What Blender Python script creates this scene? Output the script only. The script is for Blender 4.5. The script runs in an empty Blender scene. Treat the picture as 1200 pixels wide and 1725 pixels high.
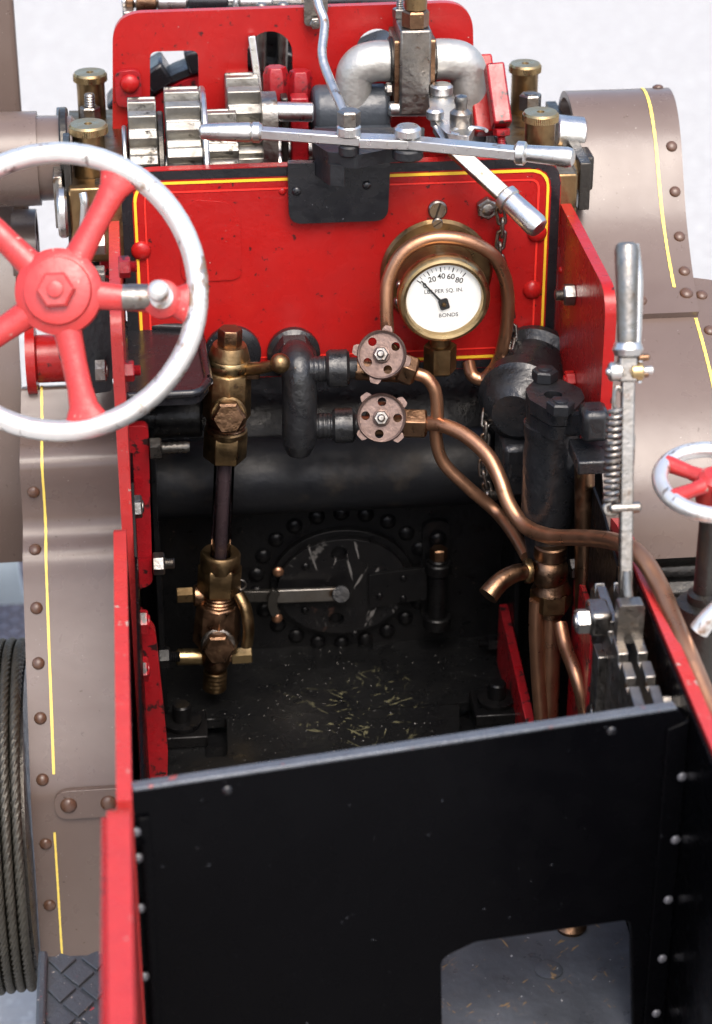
import bpy, bmesh, math, random
import numpy as np
from mathutils import Vector, Matrix
from mathutils.geometry import tessellate_polygon
random.seed(7)
sc = bpy.context.scene
COL = sc.collection
rad = math.radians

# ------------------------------------------------------------------ camera
YAW, PIT, FPX, CX, CY = rad(5.8), rad(28.5), 3736.0, 600.0, 862.5
CAM = Vector((-1.041, -10.675, 6.605))
FW = Vector((math.sin(YAW)*math.cos(PIT), math.cos(YAW)*math.cos(PIT), -math.sin(PIT)))
RT = Vector((math.cos(YAW), -math.sin(YAW), 0))
UP = RT.cross(FW)
cd = bpy.data.cameras.new('camera'); cam = bpy.data.objects.new('camera', cd); COL.objects.link(cam)
cam.matrix_world = Matrix(((RT.x, UP.x, -FW.x, CAM.x), (RT.y, UP.y, -FW.y, CAM.y), (RT.z, UP.z, -FW.z, CAM.z), (0, 0, 0, 1)))
cd.sensor_fit = 'VERTICAL'; cd.sensor_height = 36; cd.sensor_width = 25.04
cd.lens = 36*FPX/1725.0
cd.clip_start = 0.05; cd.clip_end = 2000
cd.dof.use_dof = True; cd.dof.focus_distance = 11.15; cd.dof.aperture_fstop = 0.95
sc.camera = cam

# ------------------------------------------------------------------ sky, sun, exposure
SUN_EL, SUN_AZ = rad(57), rad(172)
w = bpy.data.worlds.new('World'); sc.world = w; w.use_nodes = True
nt = w.node_tree; bg = nt.nodes['Background']
sky = nt.nodes.new('ShaderNodeTexSky'); sky.sky_type = 'NISHITA'; sky.sun_disc = False
sky.sun_elevation = SUN_EL; sky.sun_rotation = SUN_AZ
sky.air_density = 1.0; sky.dust_density = 4.5; sky.ozone_density = 0.8
nt.links.new(sky.outputs[0], bg.inputs[0]); bg.inputs[1].default_value = 0.15
sd = bpy.data.lights.new('sun', 'SUN'); so = bpy.data.objects.new('sun', sd); COL.objects.link(so)
sd.energy = .95; sd.angle = rad(40); sd.color = (1, .985, .965)
sun_dir = Vector((math.sin(SUN_AZ)*math.cos(SUN_EL), math.cos(SUN_AZ)*math.cos(SUN_EL), math.sin(SUN_EL)))
so.rotation_euler = sun_dir.to_track_quat('Z', 'Y').to_euler()
sc.view_settings.view_transform = 'Standard'; sc.view_settings.look = 'None'
sc.view_settings.exposure = 1.38; sc.view_settings.gamma = 1; sc.view_settings.use_curve_mapping = False

# ------------------------------------------------------------------ where things stand: a sight line cut by a plane
def ray(px, py): return FW + RT*((px-CX)/FPX) - UP*((py-CY)/FPX)
def aY(px, py, v):
    d = ray(px, py); return CAM + d*((v-CAM.y)/d.y)
def aX(px, py, v):
    d = ray(px, py); return CAM + d*((v-CAM.x)/d.x)
def aZ(px, py, v):
    d = ray(px, py); return CAM + d*((v-CAM.z)/d.z)
def U(p, px): return px*(p-CAM).dot(FW)/FPX       # px of the photo in scene units at p
def path(l): return [aY(*q) for q in l]
TOCAM = -FW
XA, YA, ZA = Vector((1, 0, 0)), Vector((0, 1, 0)), Vector((0, 0, 1))

# ------------------------------------------------------------------ materials
MATS = {}
def mat(name, col, rough=.4, metal=0., col2=None, nscale=6., namt=.5, bump=.0, bscale=40., rvar=.12, spots=None, coat=0., spec=.5, stretch=None):
    m = bpy.data.materials.new(name); m.use_nodes = True
    t = m.node_tree; b = t.nodes['Principled BSDF']; N = t.nodes.new; L = t.links.new
    tc = N('ShaderNodeTexCoord')
    src = tc.outputs['Object']
    if stretch:
        mp = N('ShaderNodeMapping'); mp.inputs['Scale'].default_value = stretch; L(src, mp.inputs['Vector']); src = mp.outputs[0]
    n1 = N('ShaderNodeTexNoise'); n1.inputs['Scale'].default_value = nscale; n1.inputs['Detail'].default_value = 8; n1.inputs['Roughness'].default_value = .62
    L(src, n1.inputs['Vector'])
    r1 = N('ShaderNodeValToRGB'); r1.color_ramp.elements[0].position = .35; r1.color_ramp.elements[1].position = .7
    c2 = col2 or tuple(c*.7 for c in col)
    mixc = tuple(a+(b_-a)*namt for a, b_ in zip(col, c2))
    r1.color_ramp.elements[0].color = (*col, 1); r1.color_ramp.elements[1].color = (*mixc, 1)
    L(n1.outputs['Fac'], r1.inputs['Fac'])
    out = r1.outputs['Color']
    for sp in (spots or []):
        # (colour, scale, threshold, stretch, rotation, softness)
        pc, ps, th, st, rot, sf = sp[:6]
        mp = N('ShaderNodeMapping'); mp.vector_type = 'TEXTURE'; mp.inputs['Scale'].default_value = tuple(1/q for q in st); mp.inputs['Rotation'].default_value = rot
        L(tc.outputs['Object'], mp.inputs['Vector'])
        n = N('ShaderNodeTexNoise'); n.inputs['Scale'].default_value = ps; n.inputs['Detail'].default_value = 4; n.inputs['Roughness'].default_value = .6
        L(mp.outputs[0], n.inputs['Vector'])
        mr = N('ShaderNodeMapRange'); mr.inputs['From Min'].default_value = th-.05; mr.inputs['From Max'].default_value = th-.05+sf
        L(n.outputs['Fac'], mr.inputs['Value'])
        fac = mr.outputs[0]
        if len(sp) > 6:
            cen, rd = sp[6]
            ds = N('ShaderNodeVectorMath'); ds.operation = 'DISTANCE'; L(tc.outputs['Object'], ds.inputs[0]); ds.inputs[1].default_value = cen
            nn = N('ShaderNodeTexNoise'); nn.inputs['Scale'].default_value = 3.5; nn.inputs['Detail'].default_value = 3; L(tc.outputs['Object'], nn.inputs['Vector'])
            ad = N('ShaderNodeMath'); ad.operation = 'MULTIPLY_ADD'; L(nn.outputs['Fac'], ad.inputs[0]); ad.inputs[1].default_value = -1.6*rd; L(ds.outputs['Value'], ad.inputs[2])
            m2 = N('ShaderNodeMapRange'); m2.inputs['From Min'].default_value = rd*.15; m2.inputs['From Max'].default_value = -rd*.35; L(ad.outputs[0], m2.inputs['Value'])
            ml = N('ShaderNodeMath'); ml.operation = 'MULTIPLY'; L(fac, ml.inputs[0]); L(m2.outputs[0], ml.inputs[1]); fac = ml.outputs[0]
        mx = N('ShaderNodeMix'); mx.data_type = 'RGBA'
        L(fac, mx.inputs['Factor']); L(out, mx.inputs[6]); mx.inputs[7].default_value = (*pc, 1)
        out = mx.outputs[2]
    L(out, b.inputs['Base Color'])
    b.inputs['Metallic'].default_value = metal
    n2 = N('ShaderNodeTexNoise'); n2.inputs['Scale'].default_value = nscale*2.3; n2.inputs['Detail'].default_value = 6
    L(tc.outputs['Object'], n2.inputs['Vector'])
    mr = N('ShaderNodeMapRange'); mr.inputs['From Min'].default_value = .3; mr.inputs['From Max'].default_value = .7
    mr.inputs['To Min'].default_value = max(.03, rough-rvar); mr.inputs['To Max'].default_value = min(1, rough+rvar)
    L(n2.outputs['Fac'], mr.inputs['Value']); L(mr.outputs[0], b.inputs['Roughness'])
    b.inputs['Specular IOR Level'].default_value = spec
    if coat: b.inputs['Coat Weight'].default_value = coat; b.inputs['Coat Roughness'].default_value = .12
    if bump:
        n3 = N('ShaderNodeTexNoise'); n3.inputs['Scale'].default_value = bscale; n3.inputs['Detail'].default_value = 5
        L(src, n3.inputs['Vector'])
        bp = N('ShaderNodeBump'); bp.inputs['Strength'].default_value = bump; bp.inputs['Distance'].default_value = .02
        L(n3.outputs['Fac'], bp.inputs['Height']); L(bp.outputs[0], b.inputs['Normal'])
    MATS[name] = m
    return m
ONE = (1, 1, 1)
DUST = ((.38, .36, .33), 55., .74, ONE, (0, 0, 0), .03)
RED = mat('red_paint', (.32, .009, .008), .28, col2=(.22, .007, .008), namt=.5, nscale=3, bump=.12, bscale=18, rvar=.07, spec=.32, spots=[((.05, .01, .01), 26., .70, ONE, (0, 0, 0), .04), ((.45, .40, .38), 70., .77, ONE, (0, 0, 0), .02)])
RED2 = mat('red_paint_grimy', (.29, .006, .010), .33, col2=(.15, .008, .010), namt=.8, nscale=4, bump=.25, bscale=22, spots=[((.02, .008, .008), 15., .62, ONE, (0, 0, 0), .06)])
PINK = mat('red_paint_worn', (.38, .026, .024), .33, col2=(.27, .022, .022), nscale=7, bump=.14, bscale=22, spots=[((.30, .24, .20), 20., .715, ONE, (0, 0, 0), .04)])
REDL = mat('light_red_line', (.75, .03, .02), .35)
BLK = mat('black_paint', (.012, .012, .014), .25, col2=(.006, .006, .007), nscale=4, bump=.08, bscale=14, spots=[((.16, .16, .17), 60., .75, ONE, (0, 0, 0), .03)])
BLKP = mat('black_panel_paint', (.0016, .0016, .0021), .26, col2=(.0010, .0010, .0014), nscale=3, bump=.16, bscale=2.5, spec=.06, spots=[((.14, .15, .17), 42., .78, ONE, (0, 0, 0), .02)])
CAST = mat('black_cast_iron', (.009, .0095, .011), .33, col2=(.017, .0165, .016), nscale=6, bump=.30, bscale=26, spots=[((.22, .14, .07), 9., .765, ONE, (0, 0, 0), .015)])
CASTG = mat('grey_black_casting', (.010, .011, .013), .38, col2=(.016, .0165, .018), spec=.35, nscale=5, bump=.35, bscale=20)
SOOT = mat('sooty_black', (.003, .003, .0034), .36, col2=(.006, .0055, .005), nscale=5, bump=.25, bscale=24, rvar=.14, spec=.2, spots=[((.10, .08, .06), 34., .76, ONE, (0, 0, 0), .03)])
CASTB = mat('blue_grey_casting', (.040, .047, .056), .40, col2=(.02, .022, .026), nscale=5, bump=.3, bscale=20)
DRUM = mat('dull_black_drum', (.006, .0065, .008), .5, col2=(.010, .009, .008), nscale=4, bump=.15, bscale=25, spec=.22, spots=[((.03, .024, .018), 3., .62, ONE, (0, 0, 0), .15)])
FLOOR = mat('scratched_black_floor', (.0035, .0036, .004), .33, col2=(.007, .007, .0065), nscale=4, bump=.2, bscale=20, rvar=.12, spec=.3, spots=[((.085, .080, .045), 5.5, 0.7, (1, 6, 1), (0, 0, rad(20)), .03, ((.05,2.03,0), .5)), ((.085, .080, .045), 6.5, 0.70, (1, 5, 1), (0, 0, rad(75)), .03, ((.05,2.03,0), .5)), ((.085, .080, .045), 6, 0.70, (1, 6, 1), (0, 0, rad(-50)), .03, ((.05,2.03,0), .5)), ((.085, .080, .045), 5, 0.705, (1, 4, 1), (0, 0, rad(-15)), .03, ((.05,2.03,0), .5)), ((.085, .080, .045), 13., .67, ONE, (0,0,0), .03, ((.05,2.03,0), .5)), ((.3, .29, .27), 60, .74, ONE, (0, 0, 0), .02)])
SHEENFLOOR = mat('scraped_sheen_floor', (.060, .066, .076), .36, col2=(.030, .033, .038), namt=1., nscale=3, bump=.2, bscale=16, spots=[((.20, .125, .055), 4.5, 0.685, (1, 5, 1), (0, 0, rad(40)), .03), ((.20, .125, .055), 5.0, 0.69, (1, 5, 1), (0, 0, rad(115)), .03), ((.20, .125, .055), 7., .67, ONE, (0,0,0), .03, ((.1,.3,0), .5)), ((.5, .5, .48), 40, .75, ONE, (0, 0, 0), .02)])  # sky sheen painted as a lighter blue-grey base, with brown scrapes over it
BROWN = mat('brown_paint', (.116, .084, .070), .30, col2=(.086, .058, .046), nscale=2.2, bump=.10, bscale=6, rvar=.05, spots=[((.05, .028, .018), 30., .73, ONE, (0, 0, 0), .03), ((.40, .36, .33), 75., .765, ONE, (0, 0, 0), .02)], spec=.45, coat=.06)
BROWND = mat('brown_rivet_paint', (.095, .050, .032), .34, col2=(.05, .028, .018), nscale=10)
YEL = mat('yellow_line', (.80, .50, .03), .45, col2=(.70, .40, .02), nscale=12)
YELP = mat('pale_yellow_line', (.80, .62, .12), .45, col2=(.75, .52, .08), nscale=12)
STEEL = mat('bright_steel', (.60, .59, .57), .33, 1., col2=(.50, .48, .45), nscale=7, rvar=.10, bump=.08, bscale=40, spots=[((.28, .19, .13), 9., .70, ONE, (0, 0, 0), .06)])
STEELP = mat('polished_rim_steel', (.76, .745, .71), .34, .8, col2=(.62, .60, .58), nscale=5, rvar=.08, bump=.10, bscale=25, spots=[((.34, .24, .17), 5., .64, (1, 1, 1), (0, 0, 0), .06), ((.30, .27, .25), 9., .67, (1, 3, 1), (0, 0, .6), .03)])
DULL = mat('dull_steel', (.27, .258, .24), .36, 1., col2=(.20, .17, .14), namt=.8, nscale=8, bump=.2, bscale=35, spots=[((.13, .08, .05), 12., .66, ONE, (0, 0, 0), .08)])
GEARM = mat('oily_gear_steel', (.33, .32, .29), .42, .85, col2=(.20, .18, .15), namt=.8, nscale=9, bump=.15, bscale=30, spots=[((.04, .035, .03), 10., .62, ONE, (0, 0, 0), .08)])
BRASS = mat('aged_brass', (.29, .195, .095), .38, 1., col2=(.14, .088, .045), namt=.85, nscale=6, bump=.12, bscale=30, spots=[((.07, .045, .03), 11., .66, ONE, (0, 0, 0), .08)])
BRASSB = mat('bright_brass', (.44, .325, .17), .34, 1., col2=(.33, .23, .11), namt=.7, nscale=7, bump=.08, bscale=30)
BRONZE = mat('brown_bronze', (.25, .145, .085), .36, 1., col2=(.13, .075, .045), namt=.8, nscale=7, bump=.2, bscale=30, spots=[((.45, .36, .16), 10., .70, ONE, (0, 0, 0), .05)])
WHEELB = mat('tarnished_bronze', (.155, .108, .092), .46, .85, col2=(.10, .066, .054), namt=.8, nscale=9, bump=.15, bscale=40)
COPPER = mat('tarnished_copper', (.41, .215, .128), .36, .9, col2=(.36, .18, .10), namt=.8, nscale=4, bump=.08, bscale=25, spots=[((.22, .11, .06), 12., .70, ONE, (0, 0, 0), .12)])
WHITE = mat('dial_white', (.90, .90, .87), .6, col2=(.88, .87, .83), nscale=2)
INK = mat('dial_ink', (.03, .03, .03), .5)
DARKST = mat('dark_oily_steel', (.06, .056, .05), .34, .8, col2=(.03, .026, .022), nscale=8, bump=.2)
RUBBER = mat('grey_rubber', (.048, .054, .062), .5, col2=(.032, .036, .042), nscale=8, bump=.3, bscale=50, spots=[((.34, .30, .26), 34., .71, ONE, (0, 0, 0), .03), ((.5, .02, .03), 22., .745, ONE, (0, 0, 0), .02)])
ROPE = mat('greased_wire', (.050, .046, .036), .45, .4, col2=(.028, .025, .019), namt=.8, nscale=14, bump=.3, bscale=60)
GRAVEL = mat('pale_gravel', (.335, .330, .320), .9, col2=(.27, .266, .257), nscale=5., namt=.6, bump=.5, bscale=16, spots=[((.40, .395, .385), 9., .60, ONE, (0, 0, 0), .06), ((.27, .265, .26), 4.5, .71, ONE, (0, 0, 0), .04)])
CHEQ = mat('purple_grey_plate', (.16, .14, .15), .4, .4, col2=(.10, .085, .09), nscale=5)
CLOTH = mat('pale_blue_canvas', (.45, .52, .56), .8, col2=(.38, .44, .48))
WATERC = mat('dark_water', (.05, .042, .046), .3, col2=(.06, .045, .046), nscale=4)
def glass(name, tint):
    m = bpy.data.materials.new(name); m.use_nodes = True; t = m.node_tree
    for n in list(t.nodes):
        if n.type != 'OUTPUT_MATERIAL': t.nodes.remove(n)
    tr = t.nodes.new('ShaderNodeBsdfTransparent'); gl = t.nodes.new('ShaderNodeBsdfGlossy'); gl.inputs['Roughness'].default_value = .04
    fr = t.nodes.new('ShaderNodeFresnel'); fr.inputs['IOR'].default_value = 1.18; mx = t.nodes.new('ShaderNodeMixShader')
    tr.inputs[0].default_value = (*tint, 1)
    t.links.new(fr.outputs[0], mx.inputs[0]); t.links.new(tr.outputs[0], mx.inputs[1]); t.links.new(gl.outputs[0], mx.inputs[2])
    t.links.new(mx.outputs[0], t.nodes['Material Output'].inputs[0]); return m
GLASS = glass('thin_glass', (.98, .98, .97)); TUBEG = glass('tube_glass', (.84, .76, .76))

# ------------------------------------------------------------------ mesh building
def frame(o, z, x=None):
    z = Vector(z).normalized()
    if x is None: x = XA if abs(z.x) < .8 else ZA
    x = Vector(x); x = (x - z*x.dot(z)).normalized(); y = z.cross(x)
    return Matrix(((x.x, y.x, z.x, o[0]), (x.y, y.y, z.y, o[1]), (x.z, y.z, z.z, o[2]), (0, 0, 0, 1)))
def FY(y): return frame((0, y, 0), -YA, XA)                                  # outlines in (X, Z), grows towards the camera
def FX(x): return Matrix(((0, 0, 1, x), (1, 0, 0, 0), (0, 1, 0, 0), (0, 0, 0, 1)))  # outlines in (Y, Z), grows to +X
def smooth_path(pts, n=6, closed=False):
    P = [Vector(p) for p in pts]; k = len(P); out = []
    rng = range(k if closed else k-1)
    for i in rng:
        if closed: a, b, c, d = P[(i-1) % k], P[i], P[(i+1) % k], P[(i+2) % k]
        else: a, b, c, d = P[max(i-1, 0)], P[i], P[i+1], P[min(i+2, k-1)]
        for j in range(n):
            t = j/n
            out.append(.5*((2*b)+(c-a)*t+(2*a-5*b+4*c-d)*t*t+(3*b-a-3*c+d)*t*t*t))
    if not closed: out.append(P[-1])
    return out
def rpoly(pts, r=.05, n=6):
    out = []; k = len(pts)
    rs = r if isinstance(r, (list, tuple)) else [r]*k
    for i in range(k):
        p0, p1, p2 = Vector(pts[i-1]), Vector(pts[i]), Vector(pts[(i+1) % k])
        if rs[i] < 1e-4: out.append(tuple(p1)); continue
        a, b = (p0-p1), (p2-p1); la, lb = a.length, b.length; a.normalize(); b.normalize()
        ang = a.angle(b)
        if ang > 3.1: out.append(tuple(p1)); continue
        d = min(rs[i]/math.tan(ang/2), la*.49, lb*.49)
        s, e = p1+a*d, p1+b*d
        for j in range(n+1):
            t = j/n; q = s*(1-t)**2 + p1*(2*t*(1-t)) + e*t*t
            out.append(tuple(q))
    return out
def circ(cx, cy, r, n=24, ry=None): return [(cx+r*math.cos(2*math.pi*i/n), cy+(ry or r)*math.sin(2*math.pi*i/n)) for i in range(n)]

class B:
    def __init__(s): s.bm = bmesh.new(); s.mi = 0; s.mats = []
    def use(s, m):
        if m not in s.mats: s.mats.append(m)
        s.mi = s.mats.index(m); return s
    def f(s, vs):
        try:
            q = s.bm.faces.new(vs); q.material_index = s.mi; q.smooth = True; return q
        except ValueError: return None
    def v(s, p): return s.bm.verts.new(p)
    def lathe(s, prof, o, axis, seg=32, x=None, sx=1., ring=False):
        M = frame(o, axis, x); rings = []
        for r, h in prof:
            if r < 1e-6: rings.append([s.v(M @ Vector((0, 0, h)))])
            else: rings.append([s.v(M @ Vector((r*sx*math.cos(2*math.pi*i/seg), r*math.sin(2*math.pi*i/seg), h))) for i in range(seg)])
        for a, b in zip(rings, rings[1:]):
            for i in range(seg):
                j = (i+1) % seg
                if len(a) == 1 and len(b) > 1: s.f([a[0], b[i], b[j]])
                elif len(b) == 1 and len(a) > 1: s.f([a[i], a[j], b[0]])
                elif len(a) > 1: s.f([a[i], a[j], b[j], b[i]])
        if ring:
            a, b = rings[-1], rings[0]
            for i in range(seg): s.f([a[i], a[(i+1) % seg], b[(i+1) % seg], b[i]])
            return s
        if len(rings[0]) > 1: s.f(rings[0][::-1])
        if len(rings[-1]) > 1: s.f(rings[-1])
        return s
    def cyl(s, a, b, r, r2=None, seg=28, ch=.008):
        a, b = Vector(a), Vector(b); d = b-a; h = d.length; r2 = r if r2 is None else r2; c = min(ch, r*.4, h*.3)
        return s.lathe([(r-c, 0), (r, c), (r2, h-c), (r2-c, h)], a, d, seg)
    def hexa(s, o, axis, r, h, x=None, seg=6):
        c = r*.13
        s.lathe([(r*.86, 0), (r, c*.5), (r, h-c), (r*.86, h)], o, axis, seg, x); return s
    def dome(s, o, axis, r, h=None, seg=20):
        h = h or r*.65
        return s.lathe([(r, 0)]+[(r*math.cos(a), h*math.sin(a)) for a in [i*math.pi/12 for i in range(1, 6)]]+[(0, h)], o, axis, seg)
    def ball(s, o, r, axis=ZA, seg=24, sz=1.):
        return s.lathe([(0, -r*sz)]+[(r*math.cos(a), r*sz*math.sin(a)) for a in [-math.pi/2+i*math.pi/12 for i in range(1, 12)]]+[(0, r*sz)], o, axis, seg)
    def tube(s, pts, r, seg=18, n=6, closed=False, raw=False, lobes=0, twist=0., depth=.12, flat=1.):
        P = pts if raw else smooth_path(pts, n, closed); P = [Vector(p) for p in P]; k = len(P)
        R = r if isinstance(r, (list, tuple)) else None
        T = []
        for i in range(k):
            a = P[(i-1) % k] if closed or i else P[0]; b = P[(i+1) % k] if closed or i < k-1 else P[-1]
            T.append((b-a).normalized())
        nrm = T[0].cross(ZA if abs(T[0].z) < .9 else XA).normalized(); rings = []; L = 0
        for i in range(k):
            if i: L += (P[i]-P[i-1]).length
            nrm = (nrm - T[i]*nrm.dot(T[i])).normalized(); bn = T[i].cross(nrm)
            if R:
                u = i/(k-1)*(len(R)-1); q = min(int(u), len(R)-2); ri = R[q]+(R[q+1]-R[q])*(u-q)
            else: ri = r
            ring = []
            for j in range(seg):
                a = 2*math.pi*j/seg; rr = ri
                if lobes: rr = ri*(1-depth+depth*abs(math.cos((a*lobes+L*twist)/2))*2-depth)
                ring.append(s.v(P[i]+nrm*(math.cos(a)*rr)+bn*(math.sin(a)*rr*flat)))
            rings.append(ring)
        for i in range(k if closed else k-1):
            a, b = rings[i], rings[(i+1) % k]
            for j in range(seg): s.f([a[j], a[(j+1) % seg], b[(j+1) % seg], b[j]])
        if not closed: s.f(rings[0][::-1]); s.f(rings[-1])
        return s
    def plate(s, outer, M, t, holes=()):
        loops = [list(outer)]+[list(h) for h in holes]
        flat = [p for l in loops for p in l]
        bot = [s.v(M @ Vector((p[0], p[1], 0))) for p in flat]; top = [s.v(M @ Vector((p[0], p[1], t))) for p in flat]
        for tri in tessellate_polygon([[Vector((p[0], p[1], 0)) for p in l] for l in loops]):
            a, b, c = [Vector((*flat[i], 0)) for i in tri]
            if (b-a).cross(c-a).z < 0: tri = tri[::-1]
            for q, vs in ((s.f([top[i] for i in tri]), 0), (s.f([bot[i] for i in tri[::-1]]), 0)):
                pass
        o = 0
        for li, l in enumerate(loops):
            k = len(l); area = sum(l[i][0]*l[(i+1) % k][1]-l[(i+1) % k][0]*l[i][1] for i in range(k))
            flip = (area < 0) != (li > 0)
            for i in range(k):
                a, b = o+i, o+(i+1) % k
                q = [bot[a], bot[b], top[b], top[a]]
                s.f(q[::-1] if flip else q)
            o += k
        return s
    def box(s, c, size, rz=0., M=None):
        x, y, z = [q/2 for q in size]
        MM = (Matrix.Translation(Vector(c)) @ Matrix.Rotation(rz, 4, 'Z')) if M is None else M
        return s.plate([(-x, -y), (x, -y), (x, y), (-x, y)], MM @ Matrix.Translation((0, 0, -z)), 2*z)
    def bar(s, a, b, wdt, th, up=ZA):
        a, b = Vector(a), Vector(b); d = b-a; M = frame(a, d, Vector(up).cross(d))   # width across, thickness along 'up'
        return s.plate([(-wdt/2, -th/2), (wdt/2, -th/2), (wdt/2, th/2), (-wdt/2, th/2)], M, d.length)
    def ribbon(s, pts, M, wd, closed=False):
        k = len(pts); L_, R_ = [], []
        for i in range(k):
            a = Vector(pts[(i-1) % k]) if closed or i else Vector(pts[0]); b = Vector(pts[(i+1) % k]) if closed or i < k-1 else Vector(pts[-1])
            d = (b-a).normalized(); n = Vector((-d.y, d.x)); p = Vector(pts[i]); j = wd*(.5+random.uniform(-.10, .10))
            L_.append(s.v(M @ Vector((*(p+n*j), 0)))); R_.append(s.v(M @ Vector((*(p-n*j), 0))))
        for i in range(k if closed else k-1): s.f([L_[i], R_[i], R_[(i+1) % k], L_[(i+1) % k]])
        return s
    def sheet(s, prof, x0, x1, t=.035, nx=10, x0f=None, x1f=None):
        """bent sheet: profile in (Y, Z) swept from x0 to x1, thickness inwards"""
        P = [Vector((0, p[0], p[1])) for p in prof]; k = len(P); top = []; bot = []
        for i in range(k):
            d = (P[min(i+1, k-1)]-P[max(i-1, 0)]).normalized(); n = Vector((0, d.z, -d.y))
            a = x0f(i/(k-1)) if x0f else x0; b = x1f(i/(k-1)) if x1f else x1
            top.append([s.v(P[i]+XA*(a+(b-a)*j/nx)) for j in range(nx+1)])
            bot.append([s.v(P[i]-n*t+XA*(a+(b-a)*j/nx)) for j in range(nx+1)])
        for i in range(k-1):
            for j in range(nx):
                s.f([top[i][j], top[i][j+1], top[i+1][j+1], top[i+1][j]]); s.f([bot[i][j], bot[i+1][j], bot[i+1][j+1], bot[i][j+1]])
            for j in (0, nx): s.f([top[i][j], top[i+1][j], bot[i+1][j], bot[i][j]])
        for i in (0, k-1):
            for j in range(nx): s.f([top[i][j], top[i][j+1], bot[i][j+1], bot[i][j]])
        return s
    def gear(s, o, axis, r, wd, n, depth=.07, bore=0.):
        M = frame(o, axis); out = []
        for i in range(n):
            a = 2*math.pi*i/n; p = 2*math.pi/n
            for da, rr in ((-.5, r-depth), (-.30, r-depth*.9), (-.18, r-.006), (.18, r-.006), (.30, r-depth*.9)):
                out.append(((rr)*math.cos(a+da*p), rr*math.sin(a+da*p)))
        return s.plate(out, M, wd)
    def text(s, txt, M, size, font_w=0.):
        cu = bpy.data.curves.new('t', 'FONT'); cu.body = txt; cu.size = size; cu.align_x = 'CENTER'; cu.align_y = 'CENTER'; cu.extrude = .0005; cu.offset = font_w
        ob = bpy.data.objects.new('t', cu); COL.objects.link(ob)
        dg = bpy.context.evaluated_depsgraph_get(); me = bpy.data.meshes.new_from_object(ob.evaluated_get(dg))
        vs = [s.v(M @ v.co) for v in me.vertices]
        for p in me.polygons: s.f([vs[i] for i in p.vertices])
        bpy.data.objects.remove(ob); bpy.data.curves.remove(cu); bpy.data.meshes.remove(me); return s
    def build(s, name, m=None, parent=None, bevel=0., sharp=38., fix=True, label=None):
        if fix: bmesh.ops.recalc_face_normals(s.bm, faces=s.bm.faces)
        me = bpy.data.meshes.new(name); s.bm.to_mesh(me); s.bm.free()
        for q in (s.mats or [m]): me.materials.append(q)
        me.set_sharp_from_angle(angle=rad(sharp))
        co = np.empty(len(me.vertices)*3); me.vertices.foreach_get('co', co); co = co.reshape(-1, 3)
        c = Vector((co.min(0)+co.max(0))/2); me.transform(Matrix.Translation(-c))
        o = bpy.data.objects.new(name, me); COL.objects.link(o)
        place(o, c, parent)
        if bevel:
            md = o.modifiers.new('bevel', 'BEVEL'); md.width = bevel; md.segments = 2; md.limit_method = 'ANGLE'; md.angle_limit = rad(40)
        if label: o['label'] = label
        return o
WLOC = {}
def place(o, c, parent):
    WLOC[o.name] = Vector(c); o.parent = parent
    o.location = Vector(c) - (WLOC[parent.name] if parent else Vector())
def dup(src, c, parent, rot=None, label=None):
    o = src.copy(); COL.objects.link(o); place(o, c, parent)
    if rot is not None: o.rotation_euler = rot
    if 'label' in o: del o['label']
    if label: o['label'] = label
    return o
def empty(name, loc, parent=None, label=None, cat=None):
    o = bpy.data.objects.new(name, None); COL.objects.link(o); place(o, loc, parent); o.empty_display_size = .1
    if label: o['label'] = label
    if cat: o['category'] = cat
    return o
_proto = {}
def stud(kind, key, make, pos, axis, parent, spin=0., label=None):
    """bolts, nuts and rivets: one mesh of each size, copied; local +Z is the axis"""
    q = Vector(axis).normalized().to_track_quat('Z', 'Y') @ Matrix.Rotation(spin, 3, 'Z').to_quaternion()
    if (kind, key) not in _proto:
        b = B(); make(b); me_o = b.build(kind, None, None, bevel=0)
        v0 = WLOC[me_o.name].copy(); me_o.data.transform(Matrix.Translation(v0))
        place(me_o, pos, parent); me_o.rotation_euler = q.to_euler(); _proto[(kind, key)] = me_o
        if label: me_o['label'] = label
        return me_o
    return dup(_proto[(kind, key)], pos, parent, q.to_euler(), label)
def rivet(pos, axis, parent, r, m, kind='rivet', label=None):
    return stud(kind, (m.name, round(r, 3)), lambda b: b.use(m).dome((0, 0, 0), ZA, r, r*.62, 18), pos, axis, parent, random.random(), label)
def nut(pos, axis, parent, r, h, m, stub=0., kind='hex_nut', spin=None, label=None):
    def mk(b):
        b.use(m).hexa((0, 0, 0), ZA, r, h, XA)
        if stub:
            n = 5; pr = [(r*.48, h)]
            for i in range(n): pr += [(r*.52, h+stub*(i+.3)/n), (r*.44, h+stub*(i+.8)/n)]
            b.lathe(pr+[(r*.4, h+stub)], (0, 0, 0), ZA, 16)
        else: b.lathe([(r*.55, h), (r*.55, h+.004), (r*.45, h+.008)], (0, 0, 0), ZA, 16)
    return stud(kind, (m.name, round(r, 3), round(h, 3), round(stub, 3)), mk, pos, axis, parent, random.random()*1.0 if spin is None else spin, label)
def thread_prof(r, h0, h1, n):
    out = []
    for i in range(n):
        a = h0+(h1-h0)*i/n; d = (h1-h0)/n
        out += [(r*.93, a), (r, a+d*.35), (r, a+d*.6), (r*.93, a+d*.9)]
    return out

# ================================================================== the ground
g = B(); g.use(GRAVEL)
n = 26
xs = [-600, -200, -80]+[-40+80*i/n for i in range(n+1)]+[80, 200, 600]; ys = [-60, -20]+[-10+75*i/n for i in range(n+1)]+[120, 300, 900]
gv = [[g.v((x, y, -3.2+random.uniform(-.05, .05))) for x in xs] for y in ys]
for i in range(len(ys)-1):
    for j in range(len(xs)-1): g.f([gv[i][j], gv[i][j+1], gv[i+1][j+1], gv[i+1][j]])
go = g.build('ground', sharp=180, fix=False); go['kind'] = 'structure'

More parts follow.
